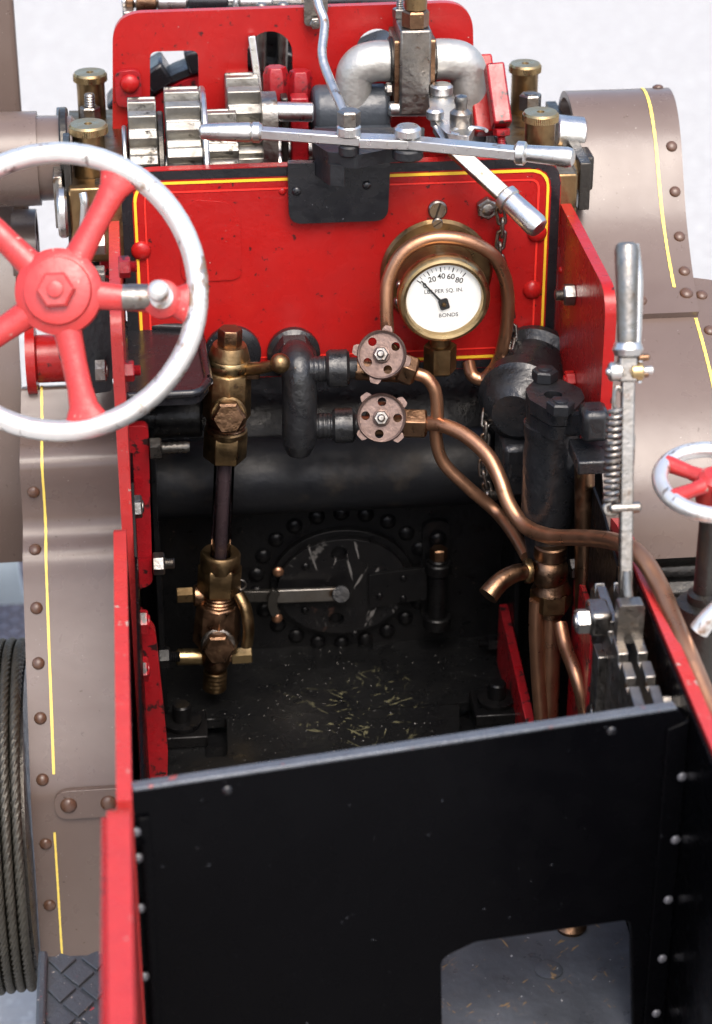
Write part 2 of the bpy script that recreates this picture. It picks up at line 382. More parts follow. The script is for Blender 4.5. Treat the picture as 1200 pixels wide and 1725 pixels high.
# ================================================================== the engine
E = empty('traction_engine', (0, 0, -3.2), None, 'red black and brown model steam engine seen from its footplate', 'steam engine')

# ---- spectacle plate, black border, yellow and red lines
b = B(); b.use(RED)
x0, x1, z0, z1 = -1.150, 1.105, 1.62, 2.79
def rr(i, r): return rpoly([(x0+i, z0+i), (x1-i, z0+i), (x1-i, z1-i), (x0+i, z1-i)], [.03, .03, max(r-i, .03), max(r-i, .03)], 10)
b.plate(rr(0, .17), FY(.06), .06)
def band(b, i, wd, y, m, r=.17): b.use(m).ribbon(rr(i+wd/2, r), FY(y), wd, True)
b2 = B(); b2.use(BLK)
band(b, .0, .055, -.003, BLK); band(b, .061, .015, -.004, YEL); band(b, .112, .010, -.004, REDL)
bp = b.build('spectacle_plate', None, E, fix=False)
b2.bm.free()
pt = B(); pt.use(RED); p_ = [aY(x, y, 0) for x, y in ((305, 475), (408, 470), (405, 372), (385, 340), (330, 336), (306, 352))]
pt.plate(rpoly([(q.x, q.z) for q in p_], .06), FY(.0), .007); pt.build('repair_patch', None, bp, bevel=.004)
for px, py in ((238, 422), (897, 488), (893, 575), (905, 392), (476, 322)):
    rivet(aY(px, py, 0), -YA, bp, .052 if py > 330 else .02, RED)
def slot_screw(b, r):
    b.use(DULL).lathe([(r, 0), (r, r*.35), (r*.85, r*.5)], (0, 0, 0), ZA, 20)
    b.use(DARKST).box((0, 0, r*.5), (r*.22, r*1.7, r*.06))
stud('slotted_screw', 1, lambda q: slot_screw(q, .050), aY(737, 352, 0), -YA, bp, -.3)
stud('slotted_screw', 2, lambda q: slot_screw(q, .030), aY(737, 376, -.02), -YA, bp, -1.0)
nut(aY(820, 348, 0), -YA, bp, .058, .05, DULL, kind='hex_bolt')

# ---- black bracket and lever platform
p = B(); p.use(BLK)
q = [aY(x, y, -.01) for x, y in ((484, 270), (486, 372), (652, 366), (656, 268))]
p.plate(rpoly([(v.x, v.z) for v in q], [.01, .07, .07, .01]), FY(-.008), .05)
br = p.build('lever_bracket', None, E, bevel=.006)
for px, py in ((500, 322), (618, 312), (622, 262)): rivet(aY(px, py, -.06), -YA, br, .024, BLK, 'bolt_head')
p = B(); p.use(CASTG)
zt = 2.93
pl = [aZ(x, y, zt) for x, y in ((527, 240), (552, 256), (600, 262), (650, 252), (712, 246), (716, 214), (525, 216))]
p.plate(rpoly([(v.x, v.y) for v in pl], .03), Matrix.Translation((0, 0, zt-.07)), .07)
p.plate(rpoly([(aZ(x, y, zt).x, aZ(x, y, zt).y) for x, y in ((529, 240), (556, 258), (582, 260), (570, 240))], .01), Matrix.Translation((0, 0, zt-.17)), .11)
p.build('lever_platform', None, br, bevel=.012)
p = B(); p.use(CASTB)
a, c = aY(526, 186, .75), aY(655, 183, .75)
p.cyl(a, c, .135, seg=40, ch=.02); p.box(((a.x+c.x)/2, .62, a.z-.17), (c.x-a.x, .5, .24)); p.build('shaft_bearing', None, E, bevel=.012)
def steel_cyl(name, a, c, r, m=STEEL, parent=None, r2=None, bev=.008):
    return B().use(m).cyl(a, c, r, r2, 28, bev).build(name, None, parent or E)

# ---- motion plate with its openings
M = FY(1.0)
def XZ(px, py, y): v = aY(px, py, y); return (v.x, v.z)
def PX(l, y): return [XZ(x, yy, y) for x, yy in l]
ym = .95
out = rpoly(PX([(190, 420), (190, 23), (797, 3), (801, 400)], ym), [0, .17, .17, 0], 10)
h1 = rpoly(PX([(253, 240), (253, 87), (334, 85), (337, 240)], ym), .04, 5)
ct = XZ(455, 90, ym)
rr_ = U(aY(455, 90, ym), 38)
h2 = [(ct[0]-rr_, ct[1]-.30), (ct[0]+rr_, ct[1]-.30)]+[(ct[0]+rr_*math.cos(t*math.pi/14), ct[1]+rr_*math.sin(t*math.pi/14)) for t in range(15)]
B().use(DULL).cyl(aY(640, 110, 1.25), aY(622, 70, 1.25), .14).build('pipe_end', None, E)
c3 = XZ(636, 84, ym); h3 = circ(c3[0], c3[1], U(aY(640, 92, ym), 36), 28)
mp_ = B().use(RED).plate(out, FY(1.0), .05, [h1, h2, h3]).build('motion_plate', None, E, bevel=.006)
p = B(); p.use(RED2).plate(rpoly(PX([(196, 182), (193, 122), (237, 118), (240, 180)], .9), .05), FY(.945), .04); pb = p.build('bracket_pad', None, mp_, bevel=.01)
rivet(aY(219, 141, .9), -YA, pb, .052, RED)
# plate with rod hanger at the top
p = B(); p.use(DULL).plate(rpoly(PX([(513, -30), (513, 45), (540, 47), (553, 20), (553, -30)], .9), .03), FY(.945), .03); ph = p.build('rod_hanger', None, mp_, bevel=.005)
nut(aY(531, 38, .9), -YA, ph, .032, .03, DULL, kind='hex_bolt')

# ---- flywheel behind the motion plate
p = B(); yw = 1.6; o = aY(400, 335, yw)
p.use(RED2).lathe([(.02, 0), (.80, 0), (.82, .05), (.80, .1), (.02, .1)], o, -YA, 64)
fw = p.build('flywheel_disc', None, E)
for i in range(22):
    a = 2*math.pi*(i+.3)/22
    c = o+Vector((math.cos(a)*.89, 0, math.sin(a)*.89))
    q = B().use(BLK); q.box((0, 0, 0), (.13, .26, .14), M=Matrix.Translation(c) @ Matrix.Rotation(-a, 4, 'Y'))
    q.build('tread_block', None, fw, bevel=.02)
B().use(CASTG).lathe([(.86, -.12), (.87, 0), (.86, .1), (.82, .1), (.82, -.12)], o, -YA, 64, ring=True).build('tread_rim', None, fw)
# dark machinery beyond the arched opening
p = B().use(SOOT); c = aY(455, 110, 1.6); p.box((c.x, 1.7, c.z-.1), (.5, .2, .9)); mc = p.build('valve_chest', None, E, bevel=.02)
for dx in (-.07, .05): B().use(DULL).cyl((c.x+dx, 1.45, c.z-.5), (c.x+dx+.02, 1.45, c.z+.4), .03).build('valve_rod', None, mc)

# ---- shaft along the top edge
p = B(); y = 1.7
def seg(px0, px1, r, m, nm):
    return B().use(m).cyl(aY(px0, 2, y), aY(px1, 2, y), r, None, 30).build(nm, None, top_sh)
top_sh = B().use(STEEL).cyl(aY(205, 3, y), aY(720, -3, y), .036).build('valve_shaft', None, E)
seg(211, 226, .055, BRONZE, 'end_cap'); seg(229, 264, .085, BRONZE, 'bush'); seg(265, 315, .075, STEEL, 'collar'); seg(316, 384, .082, BLK, 'sleeve'); seg(392, 400, .12, STEEL, 'washer'); seg(402, 458, .09, STEEL, 'collar'); seg(520, 700, .09, BLK, 'sleeve')
B().use(DULL).box(aY(216, 22, y), (.06, .3, .10)).build('stop_block', None, top_sh, bevel=.01)

# ---- gears and shafts
sh_y, sh_z = .5, 2.62
s1 = B().use(STEEL).cyl((-1.20, sh_y, sh_z), (-.30, sh_y, sh_z), .07).build('gear_shaft', None, E)
def gearobj(px0, px1, top, y, z, n, parent, m=GEARM):
    a = aY(px0, top, y); c = aY(px1, top, y); r = (a.z+c.z)/2-z
    b = B().use(m).gear((a.x, y, z), XA, r, c.x-a.x, n, .085); return b.build('gear_wheel', None, parent, bevel=.006)
gearobj(214, 262, 167, sh_y, sh_z, 17, s1); g2 = gearobj(276, 335, 150, sh_y, sh_z, 18, s1)
for px0, px1, top in ((263, 275, 192), (336, 346, 151), (205, 213, 215)):
    a, c = aY(px0, top, sh_y), aY(px1, top, sh_y)
    B().use(DARKST if px0 == 263 else STEEL).cyl((a.x, sh_y, sh_z), (c.x, sh_y, sh_z), a.z-sh_z, seg=40).build('gear_flange', None, s1)
gearobj(346, 398, 186, sh_y, sh_z, 14, s1)
s2 = B().use(STEEL).cyl((-.62, .8, 2.60), (.35, .8, 2.60), .08).build('gear_shaft', None, E)
gearobj(380, 436, 126, .80, 2.60, 18, s2)
# crank web, short shaft
a = aY(440, 190, .5); c = aY(466, 190, .5)
wb = B().use(DULL).plate(rpoly([(.36, -.45), (.64, -.45), (.64, .13), (.36, .13)], [.0, .0, .12, .12], 8), FX(a.x) @ Matrix.Translation((.0, a.z-.03, 0)), c.x-a.x).build('crank_web', None, E, bevel=.012)
steel_cyl('short_shaft', aY(464, 188, .5), aY(528, 189, .5), .052, STEEL)
steel_cyl('short_shaft', aY(655, 183, .6), aY(706, 184, .6), .040, STEEL)
steel_cyl('short_shaft', aY(704, 186, .6), aY(722, 186, .6), .032, STEEL)
# red square-headed glands
for px, py, h in ((465, 140, 60), (506, 146, 46)):
    v = aY(px, py, .85); r = U(v, 22)
    q = B().use(RED2).lathe([(r*.9, -.11), (r, -.08), (r, .05), (r*.8, .09), (r*.7, .09)], v, ZA+YA*.05, 6)
    gl = q.build('red_gland', None, E, bevel=.005)
    B().use(DULL).hexa(v-ZA*.22, ZA, r*.95, .10).build('gland_nut', None, gl)
for px0, px1 in ((452, 470), (476, 488), (492, 522)):
    v = aY((px0+px1)/2, 235, .6); B().use(RED2 if px0 != 476 else DARKST).box((v.x, .7, v.z), (U(v, px1-px0), .1, .42)).build('red_stay', None, E, bevel=.01)
v = aY(428, 110, .90); B().use(STEEL).bar(aY(424, 60, .91), aY(445, 215, .84), .04, .05, YA).build('connecting_rod', None, E, bevel=.006)

# ---- cross lever, reversing rod, second lever
def handle(a, c, r, m=STEEL, r2=None):
    a, c = Vector(a), Vector(c); h = (c-a).length; r2 = r2 or r
    return B().use(m).lathe([(r*.75, 0), (r2*.98, .012), (r2, .03), ((r+r2)/2, h*.5), (r, h-.035), (r*.86, h-.010), (r*.55, h)], a, c-a, 30)
zl = 3.0
LV = empty('cross_lever', aZ(640, 238, zl), E)
def aL(px, py): return aZ(px, py, zl)
B().use(STEEL).bar(aL(430, 223), aL(610, 236), .065, .05).build('lever_bar', None, LV, bevel=.006)
B().use(STEEL).bar(aL(606, 237), aL(690, 240), .10, .05).build('lever_bar', None, LV, bevel=.006)
B().use(STEEL).bar(aL(686, 240), aL(880, 259), .085, .052).build('lever_bar', None, LV, bevel=.006)
handle(aL(426, 223), aL(336, 222), .041, STEEL, .050).build('lever_handle', None, LV)
B().use(STEEL).lathe([(.04, -.03), (.052, -.015), (.052, .015), (.04, .03)], aL(432, 223), aL(336, 222)-aL(432, 223), 24).build('handle_collar', None, LV)
handle(aL(884, 258), aL(968, 266), .050, STEEL, .042).build('lever_handle', None, LV)
B().use(STEEL).lathe([(.035, -.035), (.058, -.018), (.058, .018), (.035, .035)], aL(878, 258), aL(968, 266)-aL(878, 258), 24).build('handle_collar', None, LV)
v = aL(687, 240)
B().use(CASTG).cyl(v-ZA*.08, v-ZA*.026, .078).build('pivot_post', None, LV)
B().use(STEEL).cyl(v+ZA*.025, v+ZA*.085, .066, seg=32, ch=.014).build('pivot_cap', None, LV)
v = aL(588, 235)
B().use(CASTG).cyl(v-ZA*.08, v-ZA*.026, .052).build('pivot_post', None, LV)
B().use(STEEL).cyl(v+ZA*.02, v+ZA*.075, .060, seg=32).build('rod_washer', None, LV)
RD = B().use(STEEL).tube(path([(528, -40, .62), (537, 8, .50), (547, 40, .42), (543, 92, .25), (556, 135, .1), (583, 196, -.16)]), .024, 14, 8).build('reversing_rod', None, E)
B().use(DULL).hexa(v+ZA*.075, ZA, .058, .075).build('rod_nut', None, RD)
# hand lever dropping to the right
L2 = empty('drop_lever', aZ(745, 190, 2.97), E)
pl = [aZ(x, y, 2.96) for x, y in ((722, 158), (765, 158), (772, 200), (800, 215), (790, 232), (752, 226), (726, 200))]
B().use(STEEL).plate(rpoly([(v.x, v.y) for v in pl], .03), Matrix.Translation((0, 0, 2.92)), .045).build('link_plate', None, L2, bevel=.006)
for px, py, r, h in ((744, 160, .060, .06), (733, 202, .045, .06)):
    v = aZ(px, py, 2.965); B().use(STEEL).cyl(v, v+ZA*h, r, seg=30, ch=.012).build('pivot_cap', None, L2)
v = aZ(776, 212, 2.965)
B().use(DULL).lathe([(.052, 0), (.056, .01), (.056, .07), (.04, .085), (.032, .09), (.03, .11), (.036, .13), (.03, .155), (0, .165)], v, ZA, 26).build('grease_nipple', None, L2)
B().use(STEEL).tube([v+Vector((math.cos(t)*.09+.03, math.sin(t)*.06-.09, .0)) for t in [i*.5 for i in range(9)]], .010, 8).build('spring_clip', None, L2)
A_, B_, C_ = aY(764, 250, -.10), aY(852, 331, -.30), aY(911, 387, -.46)
B().use(DULL).bar(A_, B_, .085, .040, (B_-A_).cross(XA)*-1).build('lever_bar', None, L2, bevel=.006)
B().use(STEEL).bar(aZ(742, 215, 2.94), A_, .085, .040).build('lever_bar', None, L2, bevel=.006)
handle(B_, C_, .062, STEEL, .056).build('lever_handle', None, L2)
B().use(STEEL).lathe([(.045, -.02), (.066, -.005), (.066, .03), (.05, .045)], B_, C_-B_, 24).build('handle_collar', None, L2)

GREYC = mat('dull_grey_casting', (.46, .45, .42), .46, .75, col2=(.34, .32, .29), nscale=6, bump=.2, bscale=30)
# ---- steam block and elbows
v = aY(694, 118, .55); T = .30
ST = B().use(DULL).box((v.x+.02, .72, v.z-.02), (.165, .34, .46)).build('steam_valve_block', None, E, bevel=.012)
for sx in (-1, 1):
    B().use(BRONZE).plate(rpoly([(.58, v.z-.24), (.86, v.z-.24), (.86, v.z+.15), (.58, v.z+.15)], .02), FX(v.x+.02+sx*.095-.012), .024).build('flange', None, ST, bevel=.004)
    f0 = Vector((v.x+.02+sx*.11, .72, v.z-.0))
    r = .098
    B().use(GREYC).tube([f0, f0+XA*sx*.09, f0+Vector((sx*.17, 0, -.03)), f0+Vector((sx*.20, 0, -.12)), f0+Vector((sx*.205, 0, -.45))], [.108, .108, .108, .102, .098, .098], 28, 8).build('pipe_elbow', None, ST)
    B().use(DARKST).cyl(f0-XA*sx*.02, f0+XA*sx*.014, .128, seg=36).build('gasket', None, ST)
t0 = Vector((v.x+.025, .62, v.z+.21))
B().use(BRONZE).hexa(t0, ZA, .072, .09).build('column_nut', None, ST)
B().use(BRASS).cyl(t0+ZA*.09, t0+ZA*.7, .060).build('steam_column', None, ST)
nut(Vector((v.x-.035, .80, v.z+.21)), ZA, ST, .04, .05, DULL, .06)
nut(aY(660, 150, .55), -XA, ST, .035, .03, DULL, kind='hex_bolt')

# ---- oil cups on their bearing blocks
def oil_cup(px, py, z, rc, y=None, label=None):
    v = aZ(px, py, z); c = empty('oil_cup', v, E, label)
    B().use(BRASS).lathe([(rc*.82, -.26), (rc*.82, -.03), (rc*.7, -.025), (rc*.7, 0)], v, ZA, 36).build('cup_body', None, c)
    M = frame(v, ZA); k = []
    for i in range(120):
        r = rc*(1 if i % 2 else .975); a = 2*math.pi*i/120; k.append((r*math.cos(a), r*math.sin(a)))
    B().use(BRASSB).plate(k, frame(v-ZA*.024, ZA), .034).lathe([(rc*.96, .0101), (rc*.9, .022), (.02, .022), (.018, .010), (0, .010)], v, ZA, 48).build('cup_lid', None, c)
    return v
near_l = oil_cup(149, 215, 2.95, .100); far_l = oil_cup(152, 128, 2.93, .093)
near_r = oil_cup(911, 195, 2.93, .095); far_r = oil_cup(885, 113, 2.93, .090)
for nl, fl, s in ((near_l, far_l, -1), (near_r, far_r, 1)):
    cx = nl.x*.5+fl.x*.5 + (0.02 if s < 0 else .0)
    k = B().use(BRASS).box((cx, (nl.y+fl.y)/2, nl.z-.34), (.30, fl.y-nl.y+.30, .17)); blk = k.build('axle_bearing', None, E, bevel=.015)
    B().use(BRASS).box((cx, nl.y-.16, nl.z-.44), (.27, .14, .40)).build('bearing_cap', None, blk, bevel=.012)
    B().use(DARKST if s > 0 else DULL).box((cx-.19*1, (nl.y+fl.y)/2, nl.z-.36), (.05, fl.y-nl.y+.2, .28)).build('bearing_cheek', None, blk, bevel=.006)
    B().use(DARKST).box((cx+.20, (nl.y+fl.y)/2, nl.z-.36), (.06, fl.y-nl.y+.2, .26)).build('bearing_cheek', None, blk, bevel=.006)
nut(aZ(153, 200, 2.76), ZA, E, .056, .07, DULL, .07)
nut(aZ(893, 185, 2.78), ZA, E, .062, .09, DULL)
B().use(RED2).box((-1.22, .12, 2.1), (.12, .16, .95)).build('horn_block', None, E, bevel=.01)
# shaft ends and drum to the left
y = .5; a = aY(-60, 266, y)
DR = B().use(BROWN).lathe([(.0, 0), (.245, 0), (.245, .75), (.22, .75), (.22, .80), (.215, .93), (.19, .95), (0, .95)], (aY(66, 266, y).x-.75, y, 2.70), XA, 56).build('brown_drum', None, E)
for px0, px1, r, m in ((88, 104, .20, STEEL), (104, 118, .26, DARKST)):
    B().use(m).cyl((aY(px0, 266, y).x, y, 2.70), (aY(px1, 266, y).x, y, 2.70), r, seg=40).build('drum_collar', None, DR)
v = aY(98, 358, .05); B().use(STEEL).cyl(v, v+XA*.05, .13, seg=36, ch=.012).build('shaft_end', None, E)
v = aY(110, 380, .05); B().use(DARKST).box((v.x+.03, .15, v.z-.05), (.035, .2, .95)).build('cheek_plate', None, E, bevel=.006)
B().use(STEEL).tube(path([(140, 325, -.1), (143, 345, -.12), (140, 385, -.1)]), .022, 12).build('short_pin', None, E)
# shaft to the right
a, c = aY(935, 224, .6), aY(982, 228, .6)
B().use(STEEL).cyl(a, c, .10, seg=36).build('axle_end', None, E)
B().use(DARKST).box(aY(968, 285, .45), (.16, .25, .22)).build('axle_box', None, E, bevel=.015)
B().use(BRASS).hexa(aY(938, 298, .25), XA, .09, .12).build('axle_nut', None, E)
# red bearing strap
sp_ = B().use(RED2)
sp_.bar(aY(832, 110, .62), aY(846, 212, .42), .105, .10, XA); strap = sp_.build('bearing_strap', None, E, bevel=.012)
B().use(RED).bar(aY(806, 96, .85), aY(822, 225, .55), .08, .14, XA).build('strap_web', None, strap, bevel=.012)
nut(aY(845, 216, .42), (0, -.2, -1), strap, .045, .04, RED2, .05)

# ---- pressure gauge
gc = aY(737, 455, -.01); GA = (aY(749, 506, -.40)-gc).normalized()
GA = Vector((0.0, -1, -.035)).normalized(); gf = aY(749, 506, -.40)
GG = empty('pressure_gauge', gc, E)
B().use(BRASS).lathe([(.29, 0), (.295, .012), (.28, .03), (.20, .035)], (gc.x-.005, -.003, gc.z-.01), -YA, 64).build('back_flange', None, GG)
b0 = gf-GA*.385
B().use(BRASS).lathe([(.20, 0), (.205, .03), (.205, .30), (.21, .31)], b0, GA, 64).build('gauge_case', None, GG)
B().use(BRASSB).lathe([(.205, .30), (.228, .305), (.235, .32), (.235, .375), (.225, .392), (.212, .397), (.198, .392), (.192, .375), (.192, .355)], b0, GA, 72).build('bezel', None, GG)
DM = frame(b0+GA*.358, GA, RT) @ Matrix.Rotation(rad(7), 4, 'Z')
d = B().use(WHITE).lathe([(.194, -.012), (.194, 0), (0, 0)], b0+GA*.358, GA, 64)
d.use(INK)
dc = (-.004, -.028)      # the needle's centre, below the middle of the dial
def dm(x, y, z=.002, rot=0.): return DM @ Matrix.Translation((x, y, z)) @ Matrix.Rotation(rot, 4, 'Z')
for i in range(13):
    a = rad(90+46-92*i/12); big = i % 3 == 0
    r0, r1 = (.148 if big else .156), .174
    for_m = dm(math.cos(a)*(r0+r1)/2, math.sin(a)*(r0+r1)/2, .0012, a)
    d.plate([(-(r1-r0)/2, -.0026 if big else -.0012), ((r1-r0)/2, -.0026 if big else -.0012), ((r1-r0)/2, .0026 if big else .0012), (-(r1-r0)/2, .0026 if big else .0012)], for_m, .0006)
for i, t_ in enumerate(('0', '20', '40', '60', '80')):
    a = rad(90+46-23*i); d.text(t_, dm(math.cos(a)*.122, math.sin(a)*.122, .001, (a-rad(90))*.3-rad(4)), .041, .0004)
d.text('LBS PER SQ. IN.', dm(.004, .040, .001, rad(-5)), .030)
d.text('BONDS', dm(.014, -.098, .001, rad(-5)), .030)
d.build('dial', None, GG, fix=False)
nd = B().use(INK); a = rad(124)
nd.plate([(-.02, -.0065), (.178, -.0030), (.178, .0030), (-.02, .0065)], dm(dc[0], dc[1], .012, a), .003)
nd.plate(rpoly([(-.024, -.030), (.026, -.030), (.026, .030), (-.024, .030)], .014), dm(dc[0], dc[1], .010, rad(10)), .006)
nd.use(BRASS).lathe([(.012, .015), (.010, .024), (0, .026)], dm(dc[0], dc[1]).translation, GA, 16)
nd.build('needle', None, GG)
B().use(GLASS).lathe([(.001, .381), (.193, .380)], b0, GA, 48, ring=True).build('gauge_glass', None, GG)
v = gf - GA*.12 - ZA*.20
B().use(BRASS).cyl(v, v-ZA*.13, .055).build('gauge_stem', None, GG)
B().use(BRASS).hexa(v-ZA*.10, -ZA, .086, .155).build('union_nut', None, GG)
for px, py in ((668, 480), (664, 508)):
    w_ = aY(px, py, -.22); B().use(DULL).cyl(w_, w_+XA*.1, .022).build('case_screw', None, GG)
# copper siphon looped over the gauge
B().use(COPPER).tube(path([(653, 560, -.38), (651, 515, -.36), (655, 470, -.33), (680, 425, -.31), (725, 402, -.30), (780, 404, -.30), (825, 425, -.28), (848, 460, -.24), (856, 505, -.2), (852, 560, -.16), (838, 612, -.12), (815, 638, -.1), (796, 632, -.08), (790, 612, -.02)]), .035, 18, 8).build('siphon_pipe', None, E)

# ---- chain
def chain(pts, name='chain'):
    P = smooth_path(path(pts), 40); L = [0]
    for i in range(1, len(P)): L.append(L[-1]+(P[i]-P[i-1]).length)
    pitch = .068; n = int(L[-1]/pitch); c = empty(name, P[0], None, 'thin dull steel chain hanging down the plate beside the pressure gauge', 'chain')
    src = None
    for i in range(n):
        t = (i+.5)*pitch; k = min(range(len(L)), key=lambda j: abs(L[j]-t)); k = max(1, min(k, len(P)-2))
        d = (P[k+1]-P[k-1]).normalized(); zr = frame(P[k], d, XA if i % 2 else YA)
        if src is None:
            b = B().use(DULL)
            l, wd = .030, .020
            pts_ = [Vector((wd*math.cos(a), 0, wd*math.sin(a)+(l if math.sin(a) >= 0 else -l))) for a in [i_*math.pi/6+math.pi/12 for i_ in range(12)]]
            b.tube(pts_, .0095, 10, 3, True); src = o = b.build('chain_link', None, None); place(o, P[k], c)
        else: o = dup(src, P[k], c)
        o.rotation_euler = zr.to_euler()
    return c
chain([(839, 333, -.06), (846, 380, -.05), (842, 430, -.05), (852, 470, -.05), (858, 520, -.05), (864, 570, -.06), (852, 612, -.2), (830, 655, -.35), (820, 700, -.42), (817, 745, -.45), (815, 795, -.47), (826, 836, -.48)])
B().use(DULL).cyl(aY(816, 832, -.48), aY(838, 834, -.46), .03).build('chain_anchor', None, E)

# ---- water gauge
def ax(py, y=-.36): 
    t = (py-560)/(1155-560); return aY(388+(362-388)*t, py, y)
WG = empty('water_gauge', ax(600), E)
AXD = (ax(560)-ax(1155)).normalized()
def wl(name, py0, py1, rpx, m=BRASS, seg=32, rpx2=None, th=0):
    a, c = ax(py1), ax(py0); r = U(a, rpx); h = (c-a).length; r2 = U(c, rpx2) if rpx2 else r; e = min(.012, h*.2)
    if th: pr = thread_prof(r, 0, h, th)
    else: pr = [(r*.93, 0), (r, e), (r2, h-e), (r2*.93, h)]
    return B().use(m).lathe(pr, a, AXD, seg).build(name, None, WG, bevel=.004 if seg < 10 else 0)
wl('plug_head', 553, 588, 21, BRONZE, 6); wl('top_cap', 580, 604, 35, BRASS, 36, 30); wl('cap_band', 602, 622, 36, BRASSB, 36); wl('upper_body', 622, 702, 41, BRASS, 8, 39)
wl('upper_thread', 696, 728, 34, BRONZE, 30, th=5); wl('packing_nut', 726, 772, 37, BRASS, 6); wl('nut_collar', 720, 732, 36, BRASS, 36)
wl('glass_tube', 765, 948, 17, TUBEG, 24); wl('water_column', 768, 946, 11, WATERC, 20)
B().use(BRASS).lathe([(U(ax(945), 19), 0), (U(ax(945), 19), .06), (U(ax(945), 31), .075), (U(ax(945), 34), .06), (U(ax(945), 34), -.02)], ax(950), AXD, 36).build('nut_ring', None, WG)
wl('packing_nut', 950, 996, 37, BRASS, 6); wl('lower_thread', 994, 1018, 27, BRONZE, 30, th=4); wl('lower_body', 1014, 1082, 41, BRONZE, 8, 37); wl('body_taper', 1078, 1100, 22, BRONZE, 24, 36)
for py, r in ((681, 31), (1067, 29)):
    v = ax(py, -.36)-YA*.11; fr_ = (TOCAM+Vector((0.05, -1.2, -.1))).normalized()
    B().use(DULL if py > 900 else BRASS).lathe([(U(v, r), 0), (U(v, r), .02), (U(v, r)*.9, .03)], v, fr_, 30).build('nut_washer', None, WG)
    B().use(BRONZE).hexa(v+fr_*.03, fr_, U(v, r*.93), .075).build('front_plug', None, WG)
# cock handle of the top fitting
B().use(BRASS).tube(path([(415, 622, -.40), (440, 620, -.46), (470, 613, -.52)]), [.035, .032, .028], 16).ball(aY(472, 612, -.52), .052).build('cock_handle', None, WG)
c0 = aY(424, 625, -.38); B().use(BRONZE).hexa(c0-XA*.03, XA, .05, .07).build('cock_nut', None, WG)
# lower cock
v = ax(1108); B().use(BRONZE).ball(v, U(v, 25), sz=1.1).build('drain_cock_body', None, WG)
l0, l1 = aY(297, 1107, -.36), aY(342, 1106, -.36); B().use(BRASSB).cyl(l0, l1, U(v, 14)).build('drain_handle', None, WG)
B().use(BRONZE).cyl(l1, aY(392, 1104, -.36), U(v, 12)).build('drain_plug', None, WG)
B().use(BRASSB).hexa(aY(390, 1105, -.36), XA, U(v, 15), U(v, 35)).build('drain_nut', None, WG)
wl('drain_thread', 1128, 1160, 20, BRASS, 30, th=5)
B().use(BRASS).hexa(aY(298, 1003, -.34), XA, U(v, 14), U(v, 28)).build('side_plug', None, WG)
B().use(BRONZE).cyl(aY(326, 1003, -.34), aY(345, 1003, -.34), U(v, 18)).build('side_boss', None, WG)
B().use(BRASS).tube(path([(402, 1000, -.40), (414, 1025, -.44), (419, 1060, -.47), (416, 1088, -.47)]), [.034, .036, .036, .036], 16, flat=.75).build('cock_handle', None, WG)
B().use(DULL).tube([aY(405, 985, -.36)+Vector((.03*math.cos(t), 0, .03*math.sin(t))) for t in [i*.785 for i in range(8)]], .006, 8, 4, True).build('split_ring', None, WG)
B().use(BLK).lathe([(.15, 0), (.15, .03), (.12, .05)], aY(392, 592, -.0), -YA, 36).build('plate_flange', None, WG)
B().use(BRONZE).cyl(aY(390, 612, 0), aY(388, 660, -.33), .07).build('boiler_leg', None, WG)
B().use(BRONZE).cyl(ax(1045, .1), ax(1045), .06).build('boiler_leg', None, WG)

# ---- black manifold and its two valves
MF = empty('steam_manifold', aY(495, 590, 0), E)
v = aY(494, 590, -.0)
B().use(CAST).lathe([(.135, 0), (.14, .02), (.14, .05), (.115, .07)], v, -YA, 40).build('flange', None, MF)
B().use(CAST).hexa(aY(495, 588, -.06), Vector((0, -1, -.25)), .115, .09).build('elbow_nut', None, MF)
B().use(CAST).tube(path([(496, 596, -.08), (500, 602, -.22), (503, 620, -.32), (505, 660, -.36), (505, 715, -.38), (504, 745, -.38), (503, 764, -.38)]), [.078, .088, .092, .090, .092, .088, .058], 28, 8).build('manifold_body', None, MF)
for (px, py, e) in ((520, 622, 602), (520, 718, 606)):
    a = aY(px, py, -.34); c = aY(e, py-2, -.36); d_ = (c-a).normalized()
    B().use(CAST).lathe(thread_prof(.068, 0, .12, 5)+[(.066, .13), (.055, (c-a).length)], a, d_, 28).build('branch_pipe', None, MF)
    a2 = aY(550 if py < 650 else 560, py-1, -.345)
    B().use(CAST).cyl(a2, a2+d_*.12, .098 if py < 650 else .092, seg=36, ch=.015).build('coupling', None, MF)
